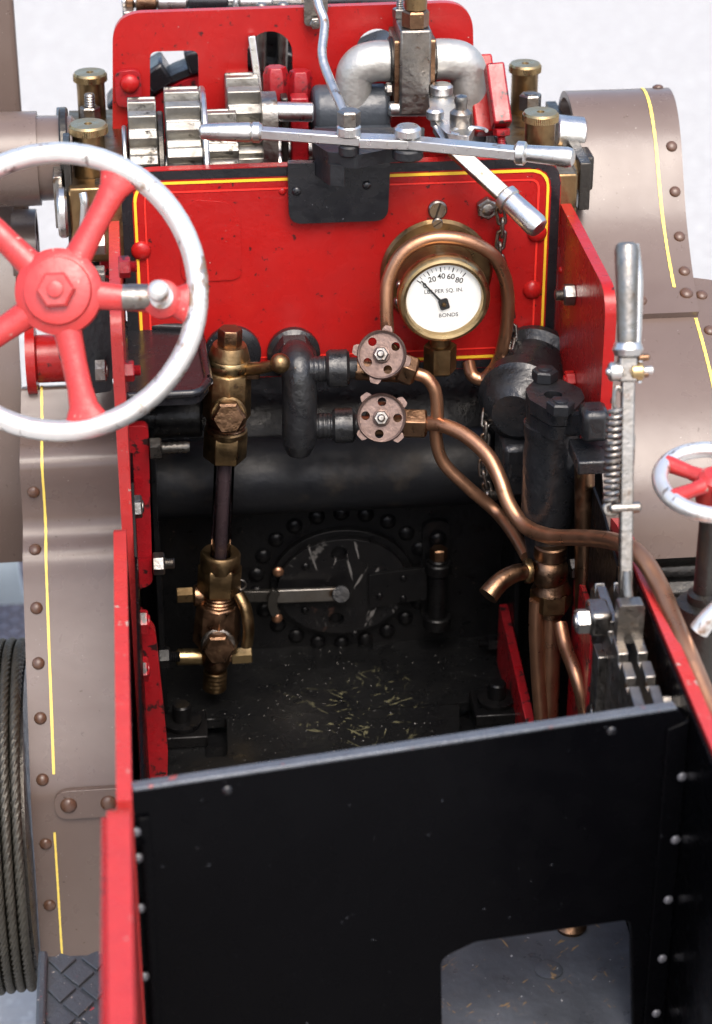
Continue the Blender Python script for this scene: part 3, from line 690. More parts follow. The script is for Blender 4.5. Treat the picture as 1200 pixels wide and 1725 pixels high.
def valve(cx, cy, base, bodypx, lugs, holes, tilt):
    VV = empty('stop_valve', aY(cx, cy, -.5), E)
    c = aY(cx, cy, -.52); nrm = (TOCAM + tilt).normalized()
    M = frame(c, nrm, RT)
    R_ = U(c, 41); out = []; ln = 96
    for i in range(ln):
        a = 2*math.pi*i/ln; r = R_
        for l in lugs:
            dd = abs((math.degrees(a)-l+180) % 360-180)
            if dd < 13: r = R_*1.22 if dd < 9 else R_*1.13
        out.append((r*math.cos(a), r*math.sin(a)))
    hs = [circ(math.cos(rad(h))*R_*.66, math.sin(rad(h))*R_*.66, R_*.18, 18) for h in holes]
    hw = B().use(WHEELB).plate(out, M, .022, hs)
    hw.lathe([(R_*.90, .020), (R_*.90, .036), (R_*.98, .042), (R_*1.02, .030), (R_*1.02, .01), (R_*.94, .005)], c, nrm, 48, ring=True)
    h = hw.build('handwheel', None, VV, bevel=.005)
    B().use(WHEELB).lathe([(R_*.36, .02), (R_*.36, .034), (R_*.30, .038)], c, nrm, 28).build('wheel_boss', None, h)
    B().use(DULL).hexa(c+nrm*.036, nrm, R_*.31, .035).lathe([(R_*.16, .07), (R_*.16, .092), (R_*.10, .098)], c, nrm, 18).build('wheel_nut', None, h)
    B().use(BRONZE).cyl(c, c-nrm*.22, .030).build('spindle', None, VV)
    B().use(BRASS).lathe([(.055, 0), (.06, .02), (.07, .06), (.07, .10), (.082, .11), (.082, .17)], c-nrm*.07, -nrm, 8).build('gland_nut', None, VV)
    b0, b1 = aY(*bodypx[0]), aY(*bodypx[1])
    B().use(BRONZE).cyl(base, b1, .055).ball(c-nrm*.22, .088).build('valve_body', None, VV)
    B().use(BRONZE).hexa(b0, b1-b0, .083, (b1-b0).length).build('union_nut', None, VV, bevel=.004)
valve(644, 598, aY(598, 622, -.36), ((672, 618, -.40), (699, 628, -.41)), (77, -14, -105, 168), (126, 30, -68, -152), Vector((-.12, -.1, .06)))
valve(643, 704, aY(604, 718, -.36), ((676, 713, -.41), (719, 714, -.42)), (128, 38, -50, -140), (88, 0, -98, 172), Vector((-.05, -.2, .05)))
# copper pipes from the valves
B().use(COPPER).tube(path([(697, 629, -.41), (718, 636, -.43), (733, 658, -.45), (737, 695, -.46), (735, 738, -.47), (748, 780, -.49), (790, 822, -.52), (836, 862, -.56), (866, 900, -.75), (888, 938, -.95)]), .034, 18, 8).build('copper_pipe', None, E, label='copper pipe from the upper valve running behind the other pipe')
B().use(COPPER).tube(path([(718, 713, -.44), (745, 716, -.50), (785, 734, -.60), (822, 768, -.72), (842, 806, -.82), (858, 850, -.92), (886, 887, -1.04), (930, 904, -1.25), (985, 906, -1.52), (1038, 913, -1.85), (1078, 935, -2.10), (1110, 985, -2.28), (1135, 1045, -2.5), (1160, 1105, -2.75), (1195, 1190, -3.0), (1240, 1290, -3.3), (1275, 1400, -3.5), (1270, 1650, -3.5)]), [.039, .039, .040, .042, .045, .048], 20, 8).build('copper_pipe', None, E, label='long copper pipe sweeping from the lower valve over the red side edge')

# ---- boiler backhead
prof = [(1.0, 1.52), (.7, 1.50), (.5, 1.44), (.33, 1.33), (.22, 1.18), (.17, 1.04), (.15, .90), (.16, .86), (.22, .84), (.235, .8), (.235, -.22)]
BH = B().use(SOOT).sheet([p for p in smooth_path([(0, *q) for q in prof], 4) and [(v.y, v.z) for v in smooth_path([(0, *q) for q in prof], 4)]], -1.175, 1.10, .06, 8).build('boiler_backhead', None, E, sharp=60)
yb = .235
dv = aY(540, 796, .10); B().use(DRUM).cyl((-1.10, .10, dv.z), (.80, .10, dv.z), .215, seg=64, ch=.03).build('boiler_drum', None, E)
dcx = aY(578, 988, .15)
def ell(t, rx, rz): return Vector((dcx.x+rx*math.cos(t), yb, dcx.z+rz*math.sin(t)))
for i in range(22):
    rivet(ell(2*math.pi*(i+.5)/22, .49, .43), -YA, BH, .047, SOOT)
B().use(SOOT).plate([(ell(t, .41, .345).x, ell(t, .41, .345).z) for t in [i*math.pi/24 for i in range(48)]], FY(yb), .05).build('door_ring', None, BH, bevel=.008)
FD = B().use(mat('scratched_door_black', (.004, .004, .0045), .34, col2=(.009, .008, .0075), nscale=5, bump=.25, bscale=18, spec=.2, spots=[((.12, .115, .11), 3., .70, (8, 1, 1.2), (0, rad(25), 0), .03), ((.12, .115, .11), 2.6, .70, (9, 1, 1.), (0, rad(-15), 0), .03), ((.07, .035, .025), 5., .66, ONE, (0, 0, 0), .04, ((-.24,0,-.12), .2)), ((.08, .077, .073), 6., .63, ONE, (0, 0, 0), .03, ((-.2,0,.14), .22))]))
hs = []
for px, py in ((572, 935), (567, 1045)):
    v = aY(px, py, .13); hs.append(circ(v.x, v.z, .045, 20))
FD = FD.plate([(ell(t, .372, .308).x, ell(t, .372, .308).z) for t in [i*math.pi/32 for i in range(64)]], FY(yb-.055), .035, hs).build('firehole_door', None, E, bevel=.006)
yd = yb-.092
for px, py in ((515, 954), (514, 1028), (598, 1068)): rivet(aY(px, py, yd), -YA, FD, .024, SOOT)
B().use(SOOT).plate(rpoly(PX([(620, 965), (718, 952), (718, 1006), (622, 1020)], yd), .01), FY(yd), .03).build('hinge_strap', None, FD, bevel=.004)
for px, py in ((640, 1004), (680, 974), (680, 1008)): rivet(aY(px, py, yd-.03), -YA, FD, .022, SOOT)
hp = aY(738, 985, yd-.04)
HG = B().use(SOOT).cyl(hp-ZA*.25, hp+ZA*.17, .055).build('hinge_post', None, E)
B().use(SOOT).cyl(hp+ZA*.08, hp+ZA*.15, .075).build('hinge_knuckle', None, HG)
B().use(SOOT).cyl(hp-ZA*.28, hp-ZA*.20, .08).build('hinge_knuckle', None, HG)
B().use(BRONZE).hexa(hp+ZA*.17, ZA, .05, .07).build('hinge_bolt', None, HG)
B().use(SOOT).plate(rpoly([(hp.x-.08, hp.z-.30), (hp.x+.08, hp.z-.30), (hp.x+.08, hp.z+.36), (hp.x-.08, hp.z+.36)], .07), FY(yb), .04).build('hinge_lug', None, HG, bevel=.006)
rivet(aY(738, 908, yb-.05), -YA, HG, .05, SOOT)
# latch
LT = B().use(DULL).bar(aY(466, 1004, yd-.06), aY(574, 1000, yd-.06), .082, .025, YA).build('door_latch', None, E, bevel=.004)
B().use(SOOT).cyl(aY(575, 1001, yd+.02), aY(575, 1001, yd-.09), .055).build('latch_pivot', None, LT)
B().use(DARKST).bar(aY(405, 1004, yd-.04), aY(470, 1003, yd-.04), .07, .03, YA).build('latch_tongue', None, LT, bevel=.004)
am = aY(480, 1001, yd); arc = []
for i in range(9):
    t = rad(142+i*9.5); arc.append((am.x+.04+.145*math.cos(t), am.z+.15*math.sin(t)))
for i in range(9):
    t = rad(142+(8-i)*9.5); arc.append((am.x+.04+.09*math.cos(t), am.z+.10*math.sin(t)))
B().use(DARKST).plate(arc, FY(yd-.07), .03).build('latch_keeper', None, LT, bevel=.004)
for px, py in ((469, 963), (467, 1041)): rivet(aY(px, py, yd-.06), -YA, LT, .032, COPPER, 'copper_rivet')

# ---- footplate
fz = -.22
sl = lambda l: [(aZ(x, y, fz).x, aZ(x, y, fz).y) for x, y in l]
slots = [rpoly(sl([(346, 1276), (346, 1212), (382, 1210), (383, 1274)]), .02), rpoly(sl([(776, 1238), (774, 1184), (800, 1180), (803, 1236)]), .02)]
FP = B().use(FLOOR).plate([(-1.15, .24), (-1.15, -5.2), (1.112, -5.2), (1.112, .24)], Matrix.Translation((0, 0, fz-.06)), .06, slots).build('footplate', None, E, bevel=.003)
B().use(SOOT).box((0, -2, fz-.14), (2.1, 5.5, .02)).build('ash_pan', None, E)
B().use(SHEENFLOOR).plate([(-1.10, -1.95), (-1.10, -5.2), (1.10, -5.2), (1.10, -1.95)], Matrix.Translation((0, 0, fz+.002)), .008).build('floor_sheen_plate', None, E, bevel=.002)  # thin plate added over the rear footplate to carry the painted sky sheen
for px, py in ((308, 1238), (836, 1200)):
    v = aZ(px, py, fz); HB = B().use(SOOT).box((v.x, v.y, fz+.035), (.27, .26, .07)).build('hold_down_block', None, FP, bevel=.008)
    B().use(SOOT).lathe([(.10, .07), (.105, .08), (.105, .10), (.09, .105), (.05, .105), (.05, .19), (.042, .20), (0, .20)], (v.x, v.y, fz), ZA, 36).build('hold_down_bolt', None, HB)
v = aZ(962, 1563, fz+.01); B().use(BRONZE).lathe([(.07, 0), (.075, .02), (.05, .04)], v, ZA, 30).build('floor_stud', None, FP)
B().use(SHEENFLOOR).lathe([(.065, 0.), (.065, .008), (.05, .012)], aZ(925, 1635, fz+.01), ZA, 30).build('floor_plug', None, FP)

# ---- right side plate, tender side
xs_ = 1.108
RS = B().use(RED).plate(rpoly([(.06, -.6), (-.55, -.6), (-.55, 1.60), (-1.19, 1.88), (-1.18, 2.53), (.06, 2.53)], [0, 0, 0, .02, .16, .0], 8), FX(xs_), .055).build('side_plate', None, E, bevel=.006)
nut(aX(968, 496, xs_), -XA, RS, .058, .06, DULL, .04)
rivet(aX(945, 455, xs_), -XA, RS, .02, RED)
nut(aX(968, 640, xs_), -XA, RS, .05, .05, RED)
TS = B().use(PINK).plate(rpoly([(-1.5, 1.50), (-1.64, 1.535), (-4.9, 1.535), (-4.9, -.4), (-1.5, -.4)], [.02, .05, 0, 0, 0]), FX(xs_+.012), .055).build('tender_side', None, E, bevel=.006)
B().use(BLKP).plate([(-2.0, 1.515), (-4.9, 1.515), (-4.9, -.22), (-1.5, -.22), (-1.5, 1.3)], FX(xs_-.004), .012).build('black_lining', None, TS)
B().use(RED2).plate([(-.05, -.22), (-1.0, -.22), (-1.0, .0), (-.05, .17)], FX(.85), .05).build('inner_frame', None, E, bevel=.005)
B().use(RED2).plate([(-1.05, -.2), (-1.52, -.2), (-1.50, .95), (-1.05, .95)], FX(1.055), .03).build('inner_frame', None, E, bevel=.005)
B().use(SOOT).plate([(.2, -.2), (-.30, -.2), (-.12, 1.5), (.2, 1.5)], FX(.90), .03).build('firebox_side', None, E, bevel=.005)
B().use(SOOT).plate([(.2, -.2), (-.5, -.2), (-.5, 1.5), (.2, 1.5)], FX(-1.07), .03).build('firebox_side', None, E, bevel=.005)
B().use(SOOT).box((1.02, .12, .55), (.19, .12, 1.6)).build('firebox_corner', None, E)
nut(aY(838, 1083, .0), -XA, E, .05, .06, SOOT, .05)

B().use(SOOT).plate([(.0, -.2), (-1.80, -.2), (-1.80, 1.40), (-1.45, 1.49), (-1.17, 1.50), (-.5, 1.62), (.0, 1.62)], FX(xs_-.014), .012).build('black_lining', None, RS)
# ---- left side plates
xl = -1.19
LS = B().use(PINK).plate(rpoly([(.0, -.6), (-1.40, -.6), (-1.25, 1.0), (-1.18, 2.53), (.0, 2.53)], [0, 0, .1, .16, .0], 8), FX(xl-.03), .055).build('side_plate', None, E, bevel=.006)
IL = B().use(RED2)
p4 = [(aY(x, y, -.75).x, aY(x, y, -.75).z) for x, y in ((206, 715), (250, 712), (257, 978), (228, 992), (214, 900))]
IL.plate(rpoly(p4, .04), FY(-.72), .06); IL = IL.build('inner_plate', None, E, bevel=.008)
p4 = [(aY(x, y, -.95).x, aY(x, y, -.95).z) for x, y in ((226, 1010), (262, 1060), (270, 1130), (283, 1260), (281, 1345), (225, 1345))]
I2 = B().use(RED2).plate(rpoly(p4, [.04, .08, .03, .16, .02, 0], 8), FY(-.92), .07).build('inner_plate', None, E, bevel=.01)
B().use(BLKP).plate([(.2, -.3), (-3.6, -.3), (-3.6, 1.3), (-1.3, 1.3), (-1.1, 1.6), (.2, 1.6)], FX(xl+.026), .012).build('black_lining', None, LS)
for px, py, m, r, y in ((200, 450, RED2, .052, -1.0), (207, 625, RED2, .052, -1.05), (221, 854, DULL, .058, -1.1), (232, 1048, RED2, .062, -1.15), (232, 1128, RED2, .064, -1.18)):
    nut(aY(px, py, y), XA, LS, r, .055, m, .03 if py < 700 else 0.)
for px, py, m, st in ((258, 950, DULL, .05), (252, 756, DARKST, .14), (282, 1292, DULL, .04), (268, 1108, SOOT, .05)):
    nut(aY(px, py, -.8), XA, IL, .058, .06, m, st)
for px, py in ((178, 410), (178, 465)):
    nut(aY(px, py, -.7), -XA, LS, .055, .06, DULL)
T2 = B().use(PINK).plate(rpoly([(-1.34, -.4), (-1.34, 1.48), (-1.46, 1.535), (-3.62, 1.535), (-3.62, -.4)], [0, .05, .1, 0, 0]), FX(xl-.065), .06).build('tender_side', None, E, bevel=.010)
B().use(BLKP).plate([(-1.70, 1.45), (-3.6, 1.45), (-3.6, -.2), (-1.70, -.2)], FX(xl-.012), .010).build('black_lining', None, T2)
T3 = B().use(PINK).plate(rpoly([(-3.66, -.4), (-3.66, 1.59), (-5.4, 1.59), (-5.4, -.4)], [0, .16, 0, 0], 10), FX(xl-.10), .09).build('tender_coping', None, E, bevel=.014)
B().use(RED).plate([(-3.72, 1.50), (-5.4, 1.50), (-5.4, 1.54), (-3.72, 1.54)], FX(xl-.125), .03).build('coping_bead', None, T3, bevel=.01)

# ---- bunker panel
C1, C0 = Vector((1.103, -3.20, 1.53)), Vector((-1.20, -3.56, 1.53))
bx = (C1-C0); bl = bx.length; bx.normalize(); by = Vector((bx.y, -bx.x, 0))
BM = frame(C0, by, bx)                       # local x along the panel, y up, z to the camera
def onpanel(px, py):
    d = ray(px, py); t = (C0-CAM).dot(by)/d.dot(by); q = CAM+d*t-C0; return (q.dot(bx), q.z)
cut = [onpanel(744, 1900), onpanel(744, 1615), onpanel(800, 1588), onpanel(1063, 1550), onpanel(1055, 1900)]
yb_ = -1.75
outl = [(0, 0), (0, yb_), (cut[0][0], yb_)]+rpoly([(cut[0][0], yb_), cut[1], cut[2], cut[3], (cut[4][0], yb_)], [0, .06, .12, .05, 0])[1:-1]+[(cut[4][0], yb_), (bl, yb_), (bl, -.07), (bl-.05, 0)]
BK = B().use(BLKP).plate(outl, BM @ Matrix.Translation((0, 0, -.03)), .03).build('bunker_panel', None, E, bevel=.006)
edge = mat('blue_grey_edge', (.10, .11, .125), .3, .3, col2=(.05, .055, .065), nscale=9, bump=.2, spots=[((.30, .06, .05), 9., .69, ONE, (0, 0, 0), .05)])  # blue-grey with red flecks, lighter than the panel below
B().use(edge).plate([(.01, .002), (bl-.06, .002), (bl-.06, .018), (.01, .018)], BM @ Matrix.Translation((0, 0, -.045)), .052).build('top_edge_strip', None, BK, bevel=.005)
# angle iron down both ends, with rivets
B().use(BLKP).plate([(bl-.10, -.08), (bl-.005, -.05), (bl-.005, yb_), (bl-.10, yb_)], BM @ Matrix.Translation((0, 0, .001)), .018).build('corner_angle', None, BK, bevel=.004)
B().use(BLKP).plate([(.02, -.12), (.07, -.12), (.07, yb_), (.02, yb_)], BM @ Matrix.Translation((0, 0, .001)), .018).build('corner_angle', None, BK, bevel=.004)
rvm = mat('worn_rivet', (.10, .10, .11), .28, col2=(.02, .02, .022), nscale=14, spec=.7)
def pr(px, py, r=.022):
    u, v_ = onpanel(px, py); rivet(BM @ Vector((u, v_, .020 if (px < 260 or px > 1050) else .0)), by, BK, r, BLK if 300 < px < 1050 else rvm)
for px, py in ((227, 1397), (232, 1440), (235, 1525), (242, 1640), (1146, 1304), (1135, 1410), (1123, 1511), (1113, 1610), (1103, 1702), (1030, 1231), (383, 1331)): pr(px, py)

# ---- black tray at the left
zs = 1.93
l = [(aZ(x, y, zs).x, aZ(x, y, zs).y) for x, y in ((208, 548), (335, 553), (352, 640), (335, 662), (212, 668))]
TR = B().use(BLK).plate(rpoly(l, [.02, .08, .10, .08, .02], 8), Matrix.Translation((0, 0, zs-.06)), .05).build('drip_tray', None, E, bevel=.012)
rim = [Vector((x, y, zs)) for x, y in rpoly(l, [.02, .08, .10, .08, .02], 8)]
B().use(BLK).tube(rim, .022, 10, 2, True).build('tray_rim', None, TR)
v = aY(275, 700, -.2); B().use(SOOT).cyl(v-XA*.2, v+XA*.2, .12).box((v.x, -.1, v.z+.08), (.45, .25, .14)).build('tray_bracket', None, E, bevel=.02)

# ---- steering wheel
wc = aY(100, 492, -1.6); wn = (TOCAM+Vector((.0, -.0, -.02))).normalized(); WM = frame(wc, wn, RT)
SW = empty('steering_wheel', wc, E)
RW = U(wc, 234)
def wpt(a, r, h=0.): return WM @ Vector((r*math.cos(rad(a)), r*math.sin(rad(a)), h))
B().use(STEELP).tube([wpt(i*6, RW) for i in range(60)], U(wc, 18.5), 22, raw=True, closed=True).build('wheel_rim', None, SW)
for a in (62, -5, -78, -146, 136):
    e = Vector((math.cos(rad(a)), math.sin(rad(a)), 0))
    n_ = Vector((-e.y, e.x, 0)); s = B().use(PINK); rings = []
    for r_, hw, ht in ((.09, .115, .06), (.14, .075, .055), (.2, .062, .05), (.32, .056, .046), (.45, .056, .043), (.53, .064, .042), (.575, .085, .042), (.615, .125, .04)):
        r_ = r_*RW/.64
        ring = []
        for k in range(14):
            t = 2*math.pi*k/14; ring.append(s.v(WM @ (e*r_ + n_*(hw*math.cos(t)) + Vector((0, 0, ht*math.sin(t)*.8)))))
        rings.append(ring)
    for q0_, q1_ in zip(rings, rings[1:]):
        for k in range(14): s.f([q0_[k], q0_[(k+1) % 14], q1_[(k+1) % 14], q1_[k]])
    s.f(rings[0][::-1]); s.f(rings[-1]); s.build('spoke', None, SW, sharp=60)
B().use(PINK).lathe([(.0, -.08), (.15, -.08), (.19, -.03), (.19, .03), (.165, .045), (.15, .05), (.145, .075), (.11, .085), (0, .085)], wc, wn, 48).build('wheel_hub', None, SW)
B().use(PINK).hexa(wc+wn*.085, wn, .085, .05).lathe([(.035, .13), (.035, .15), (.028, .152)], wc, wn, 20).build('hub_nut', None, SW)
kb = wpt(-4, RW*.745)
KB = B().use(STEELP).lathe([(.050, .03), (.052, .06), (.036, .07), (.028, .085), (.026, .14), (.034, .16), (.046, .185), (.048, .205), (.040, .225), (.022, .238), (0, .242)], kb, (wn+UP*.10).normalized(), 30).build('spinner_knob', None, SW)
B().use(PINK).lathe([(.085, -.02), (.085, .03), (.06, .045)], kb, wn, 28).build('knob_boss', None, SW)
B().use(DARKST).cyl(wc-wn*.08, wc-wn*.9, .05).build('steering_column', None, SW)
sp2 = wpt(-4, RW*.56); B().use(DULL).lathe([(.058, -.06), (.060, 0), (.058, .06)], sp2, WM.to_3x3() @ Vector((1, 0, 0)), 16).build('bare_patch', None, SW)

# ---- left fender strip with rivets and line
fp = [(648, .30), (652, .24), (662, .21), (690, .14), (722, .05), (756, -.09), (790, -.165), (850, -.16), (893, -.20), (935, -.325), (985, -.40), (1060, -.52), (1200, -.76), (1320, -.96), (1370, -1.0), (1480, -1.04), (1600, -1.1), (1760, -1.16)]
prof = [(y, aY(110, py, y).z) for py, y in fp]
prof = [(v.y, v.z) for v in smooth_path([(0, *q) for q in prof], 5)]
LFx0 = lambda t: -1.735-.06*t
LF = B().use(BROWN).sheet(prof, 0, 0, .04, 8, LFx0, lambda t: -1.222-.03*t).build('fender', None, E, sharp=70, label='narrow brown fender strip on the left with a yellow line')
def on_prof(prof, t):
    u = t*(len(prof)-1); i = min(int(u), len(prof)-2); f_ = u-i
    a, c = Vector((0, *prof[i])), Vector((0, *prof[i+1])); d = (c-a).normalized(); n = Vector((0, d.z, -d.y))
    if n.y > .2 and n.z < 0 or n.y > .6: n = -n
    return a.lerp(c, f_), n
def find_t(prof, x, py):
    best = min(range(400), key=lambda k: abs(proj(on_prof(prof, k/399)[0]+XA*x)[1]-py)); return best/399
def proj(p):
    d = Vector(p)-CAM; z = d.dot(FW); return CX+FPX*d.dot(RT)/z, CY-FPX*d.dot(UP)/z
def front(n): return n if n.dot(TOCAM) > 0 else -n
for px, py in ((50, 655), (50, 828), (55, 926), (62, 1023), (67, 1118), (67, 1208), (72, 1312), (71, 1419), (75, 1523)):
    t = find_t(prof, -1.66, py); p_, n_ = on_prof(prof, t); xx = LFx0(t)+(.065 if py > 700 else .06); rivet(p_+XA*xx+front(n_)*.002, front(n_), LF, .034 if py > 700 else .022, BROWND)
def line_on(prof, xf, t0, t1, wd, m, name, parent):
    s = B().use(m); prev = None; k = 70
    for i in range(k+1):
        t = t0+(t1-t0)*i/k; p_, n_ = on_prof(prof, t); n_ = front(n_); x_ = xf(t); j = wd*random.uniform(.42, .58)
        c = (s.v(p_+XA*(x_-j)+n_*.004), s.v(p_+XA*(x_+j)+n_*.004))
        if prev: s.f([prev[0], prev[1], c[1], c[0]])
        prev = c
    return s.build(name, None, parent, fix=False)
ft = lambda py: find_t(prof, -1.6, py)
line_on(prof, lambda t: LFx0(t)+.105+.02*math.sin(t*2), ft(650), ft(1305), .014, YELP, 'yellow_line', LF)
line_on(prof, lambda t: LFx0(t)+.115, ft(1402), ft(1612), .012, YELP, 'yellow_line', LF)
t = ft(1352); p_, n_ = on_prof(prof, t); n_ = front(n_)
LS_ = B().use(BROWN).plate(rpoly([(-.17, -.085), (.32, -.085), (.32, .085), (-.17, .085)], .08), frame(p_+XA*(-1.49)+n_*.001, n_, XA), .03).build('lap_strap', None, LF, bevel=.006)
for dx in (-.095, .115): rivet(p_+XA*(-1.49+dx)+n_*.03, n_, LS_, .045, BROWND)

# ---- far left: wheel, boss, brown covers
p = B().use(BROWN); pr_ = [(1.0, 2.45), (.85, 2.38), (.68, 2.15), (.50, 1.85), (.36, 1.55), (.28, 1.2), (.26, .8), (.30, .4)]
p.sheet([(v.y, v.z) for v in smooth_path([(0, *q) for q in pr_], 5)], -2.6, -1.745, .05, 4).build('wheel_cover', None, E, sharp=70)
c = Vector((-1.66, .9, 1.85))
WH = B().use(RED2).lathe([(.05, -.03), (.19, -.03), (.19, .0), (.05, .03)], aY(55, 420, .8), XA, 48).build('road_wheel', None, E)
B().use(BROWN).lathe([(.19, -.10), (.22, -.10), (.22, .03), (.19, .03)], aY(55, 420, .8), XA, 64, ring=True).build('wheel_ring', None, WH)
v = aY(52, 605, .32)
B().use(RED).lathe([(.02, 0), (.19, 0), (.19, .05), (.13, .06), (.13, .22), (.10, .24), (0, .24)], v-XA*.02, XA, 40).build('hub_boss', None, WH)
B().use(STEEL).cyl(v+XA*.2, v+XA*.42, .075).build('hub_shaft', None, WH)
B().use(CASTG).plate(rpoly(PX([(92, 470), (186, 470), (190, 655), (150, 660), (100, 600)], -.2), .03), FY(-.18), .05).build('side_bracket', None, E, bevel=.008)
B().use(DARKST).plate(rpoly(PX([(160, 300), (184, 300), (188, 650), (165, 650)], .1), .01), FY(.1), .05).build('side_stay', None, E, bevel=.008)
nut(aY(160, 625, -.3), XA, E, .06, .06, DULL)
a = aY(-30, -60, 1.1); c = aY(26, 190, 1.1)
BC = B().use(BROWN).box((a.x*.5+c.x*.5-.12, 1.15, c.z+.25), (.42, .12, 1.9)).build('brown_guard', None, E, bevel=.03)

# ---- right: upper cover and lower cover
XL_, XR_ = 1.28, 1.86
up = [(1.06, 2.56), (1.07, 2.66), (1.02, 2.77), (.93, 2.835), (.81, 2.85), (.69, 2.82), (.58, 2.75), (.48, 2.66), (.36, 2.52), (.22, 2.37), (.05, 2.24), (-.14, 2.13), (-.34, 2.045)]
upp = [(v.y, v.z) for v in smooth_path([(0, *q) for q in up], 5)]
UC = B().use(BROWN).sheet(upp, 0, 0, .035, 10, lambda t: XL_ if t < .72 else 1.165, lambda t: XR_-.07*t**3).build('gear_cover', None, E, sharp=70, label='upper brown curved cover with rivets and yellow line')
lo = [(-.07, 2.125), (-.14, 2.09), (-.34, 2.005), (-.60, 1.88), (-.84, 1.73), (-1.02, 1.57), (-1.14, 1.40), (-1.20, 1.24), (-1.23, 1.10)]
lop = [(v.y, v.z) for v in smooth_path([(0, *q) for q in lo], 5)]
LC = B().use(BROWN).sheet(lop, 0, 0, .035, 8, lambda t: 1.165, lambda t: min(2.3, 1.80+t*1.9)).build('wheel_fender', None, E, sharp=70, label='wide lower brown fender curving down behind the lever')
def cov(prof, x, t, r, parent, off=.0):
    p_, n_ = on_prof(prof, t); n_ = front(n_); rivet(p_+XA*x+n_*off, n_, parent, r, BROWND)
for py in (148, 190, 246, 323, 398, 456):
    t = find_t(upp, 1.8, py); cov(upp, XR_-.058-.05*t**3, t, .031, UC)
for px in (1032, 1087, 1148):
    t = find_t(upp, 1.5, 506-(px-1087)*.13); p_, _ = on_prof(upp, t); xx = min((1.30, 1.50, 1.75), key=lambda q: abs(proj(p_+XA*q)[0]-px)); cov(upp, xx, t, .036, UC)
for x_, t in ((1.84, find_t(lop, 1.85, 497)), (1.835, find_t(lop, 1.85, 556))): cov(lop, x_, t, .032, LC)
line_on(upp, lambda t: XR_-.150-.02*t**3, find_t(upp, 1.7, 147), find_t(upp, 1.7, 484), .016, YELP, 'yellow_line', UC)
line_on(lop, lambda t: 1.762+.06*t, find_t(lop, 1.9, 535), find_t(lop, 1.9, 800), .016, YELP, 'yellow_line', LC)

# ---- injector body
ic = aY(932, 665, -.95); IJ = empty('injector', ic, E)
fl = [(-.125, -.04), (-.04, -.20), (.06, -.20), (.15, -.05), (.15, .06), (.06, .19), (-.05, .20), (-.125, .08)]
B().use(CAST).plate(rpoly(fl, .06, 6), Matrix.Translation(ic-ZA*.075), .075, [circ(0, -.0, .045, 24)]).build('cap_flange', None, IJ, bevel=.010)
B().use(CAST).plate(rpoly([(x*.95, y*.95) for x, y in fl], .06, 6), Matrix.Translation(ic-ZA*.155), .07).build('body_flange', None, IJ, bevel=.012)
B().use(CAST).lathe([(.14, 0), (.138, .06), (.13, .10), (.137, .16), (.135, .50), (.115, .64), (.10, .74), (.09, .78)], ic-ZA*.15, -ZA, 40).build('injector_body', None, IJ)
nut(aZ(918, 640, ic.z), ZA, IJ, .066, .06, CASTG, kind='hex_bolt'); nut(aZ(944, 694, ic.z), ZA, IJ, .068, .06, CASTG, kind='hex_bolt')
B().use(CAST).lathe([(.24, 0), (.245, .05), (.20, .08), (.19, .28), (.225, .30), (.23, .40), (.20, .43), (.17, .52), (.12, .56)], aY(905, 615, -.02), aY(862, 712, -.60)-aY(905, 615, -.02), 36).build('clack_body', None, IJ)
B().use(CAST).box(aY(1000, 710, -1.27), (.13, .16, .16)).build('side_branch', None, IJ, bevel=.03)
B().use(CAST).bar(aY(950, 715, -1.02), aY(1000, 708, -1.25), .12, .12).build('side_arm', None, IJ, bevel=.02)
B().use(CAST).box(aY(998, 768, -1.30), (.19, .26, .07)).build('bracket_shelf', None, IJ, bevel=.01)
B().use(CAST).box(aY(865, 775, -.45), (.16, .3, .30)).build('bracket_foot', None, IJ, bevel=.03)
B().use(BRONZE).cyl(aY(985, 780, -1.15), aY(985, 1150, -1.15), .05).build('drain_pipe', None, IJ)
# drain cock and copper pipes
dcv = aY(926, 962, -1.03); DC = empty('drain_cock', dcv, E)
B().use(BRONZE).ball(dcv, .098, sz=1.05).cyl(dcv+ZA*.08, dcv+ZA*.16, .085).build('cock_body', None, DC)
B().use(BRONZE).tube(path([(893, 962, -1.06), (868, 966, -1.10), (842, 981, -1.15), (822, 1004, -1.20)]), [.040, .046, .050, .054], 20).build('cock_lever', None, DC)
B().use(BRASS).lathe([(.06, -.02), (.066, 0), (.06, .02)], aY(890, 962, -1.05), XA, 24).build('lever_ring', None, DC)
B().use(DULL).hexa(aY(960, 958, -1.03), XA+ZA*.1, .055, .09).cyl(aY(988, 956, -1.03), aY(1010, 950, -1.03), .03).build('cock_nut', None, DC)
h0 = aY(929, 990, -1.03); B().use(BRONZE).lathe([(.10, 0), (.105, -.01), (.09, .02), (.08, .05)], h0, ZA, 36).build('nut_collar', None, DC)
B().use(BRASS).hexa(h0, -ZA, .110, .12).build('union_nut', None, DC)
B().use(BRONZE).cyl(h0-ZA*.11, h0-ZA*.16, .072).build('pipe_collar', None, DC)
B().use(COPPER).tube([h0-ZA*.12, h0-ZA*.4+XA*.01, h0-ZA*.80+XA*.015], .056, 20).build('drain_pipe', None, DC)
B().use(COPPER).tube(path([(904, 1010, -1.06), (903, 1060, -1.06), (906, 1130, -1.06), (911, 1200, -1.08), (914, 1260, -1.10)]), .038, 16).build('copper_pipe', None, E, label='thin upright copper pipe left of the thicker drain pipe')
B().use(COPPER).tube(path([(944, 1050, -1.1), (953, 1090, -1.2), (970, 1135, -1.36), (984, 1190, -1.45), (990, 1250, -1.5)]), .036, 16).build('copper_pipe', None, E, label='thin slanting copper pipe right of the thicker drain pipe')

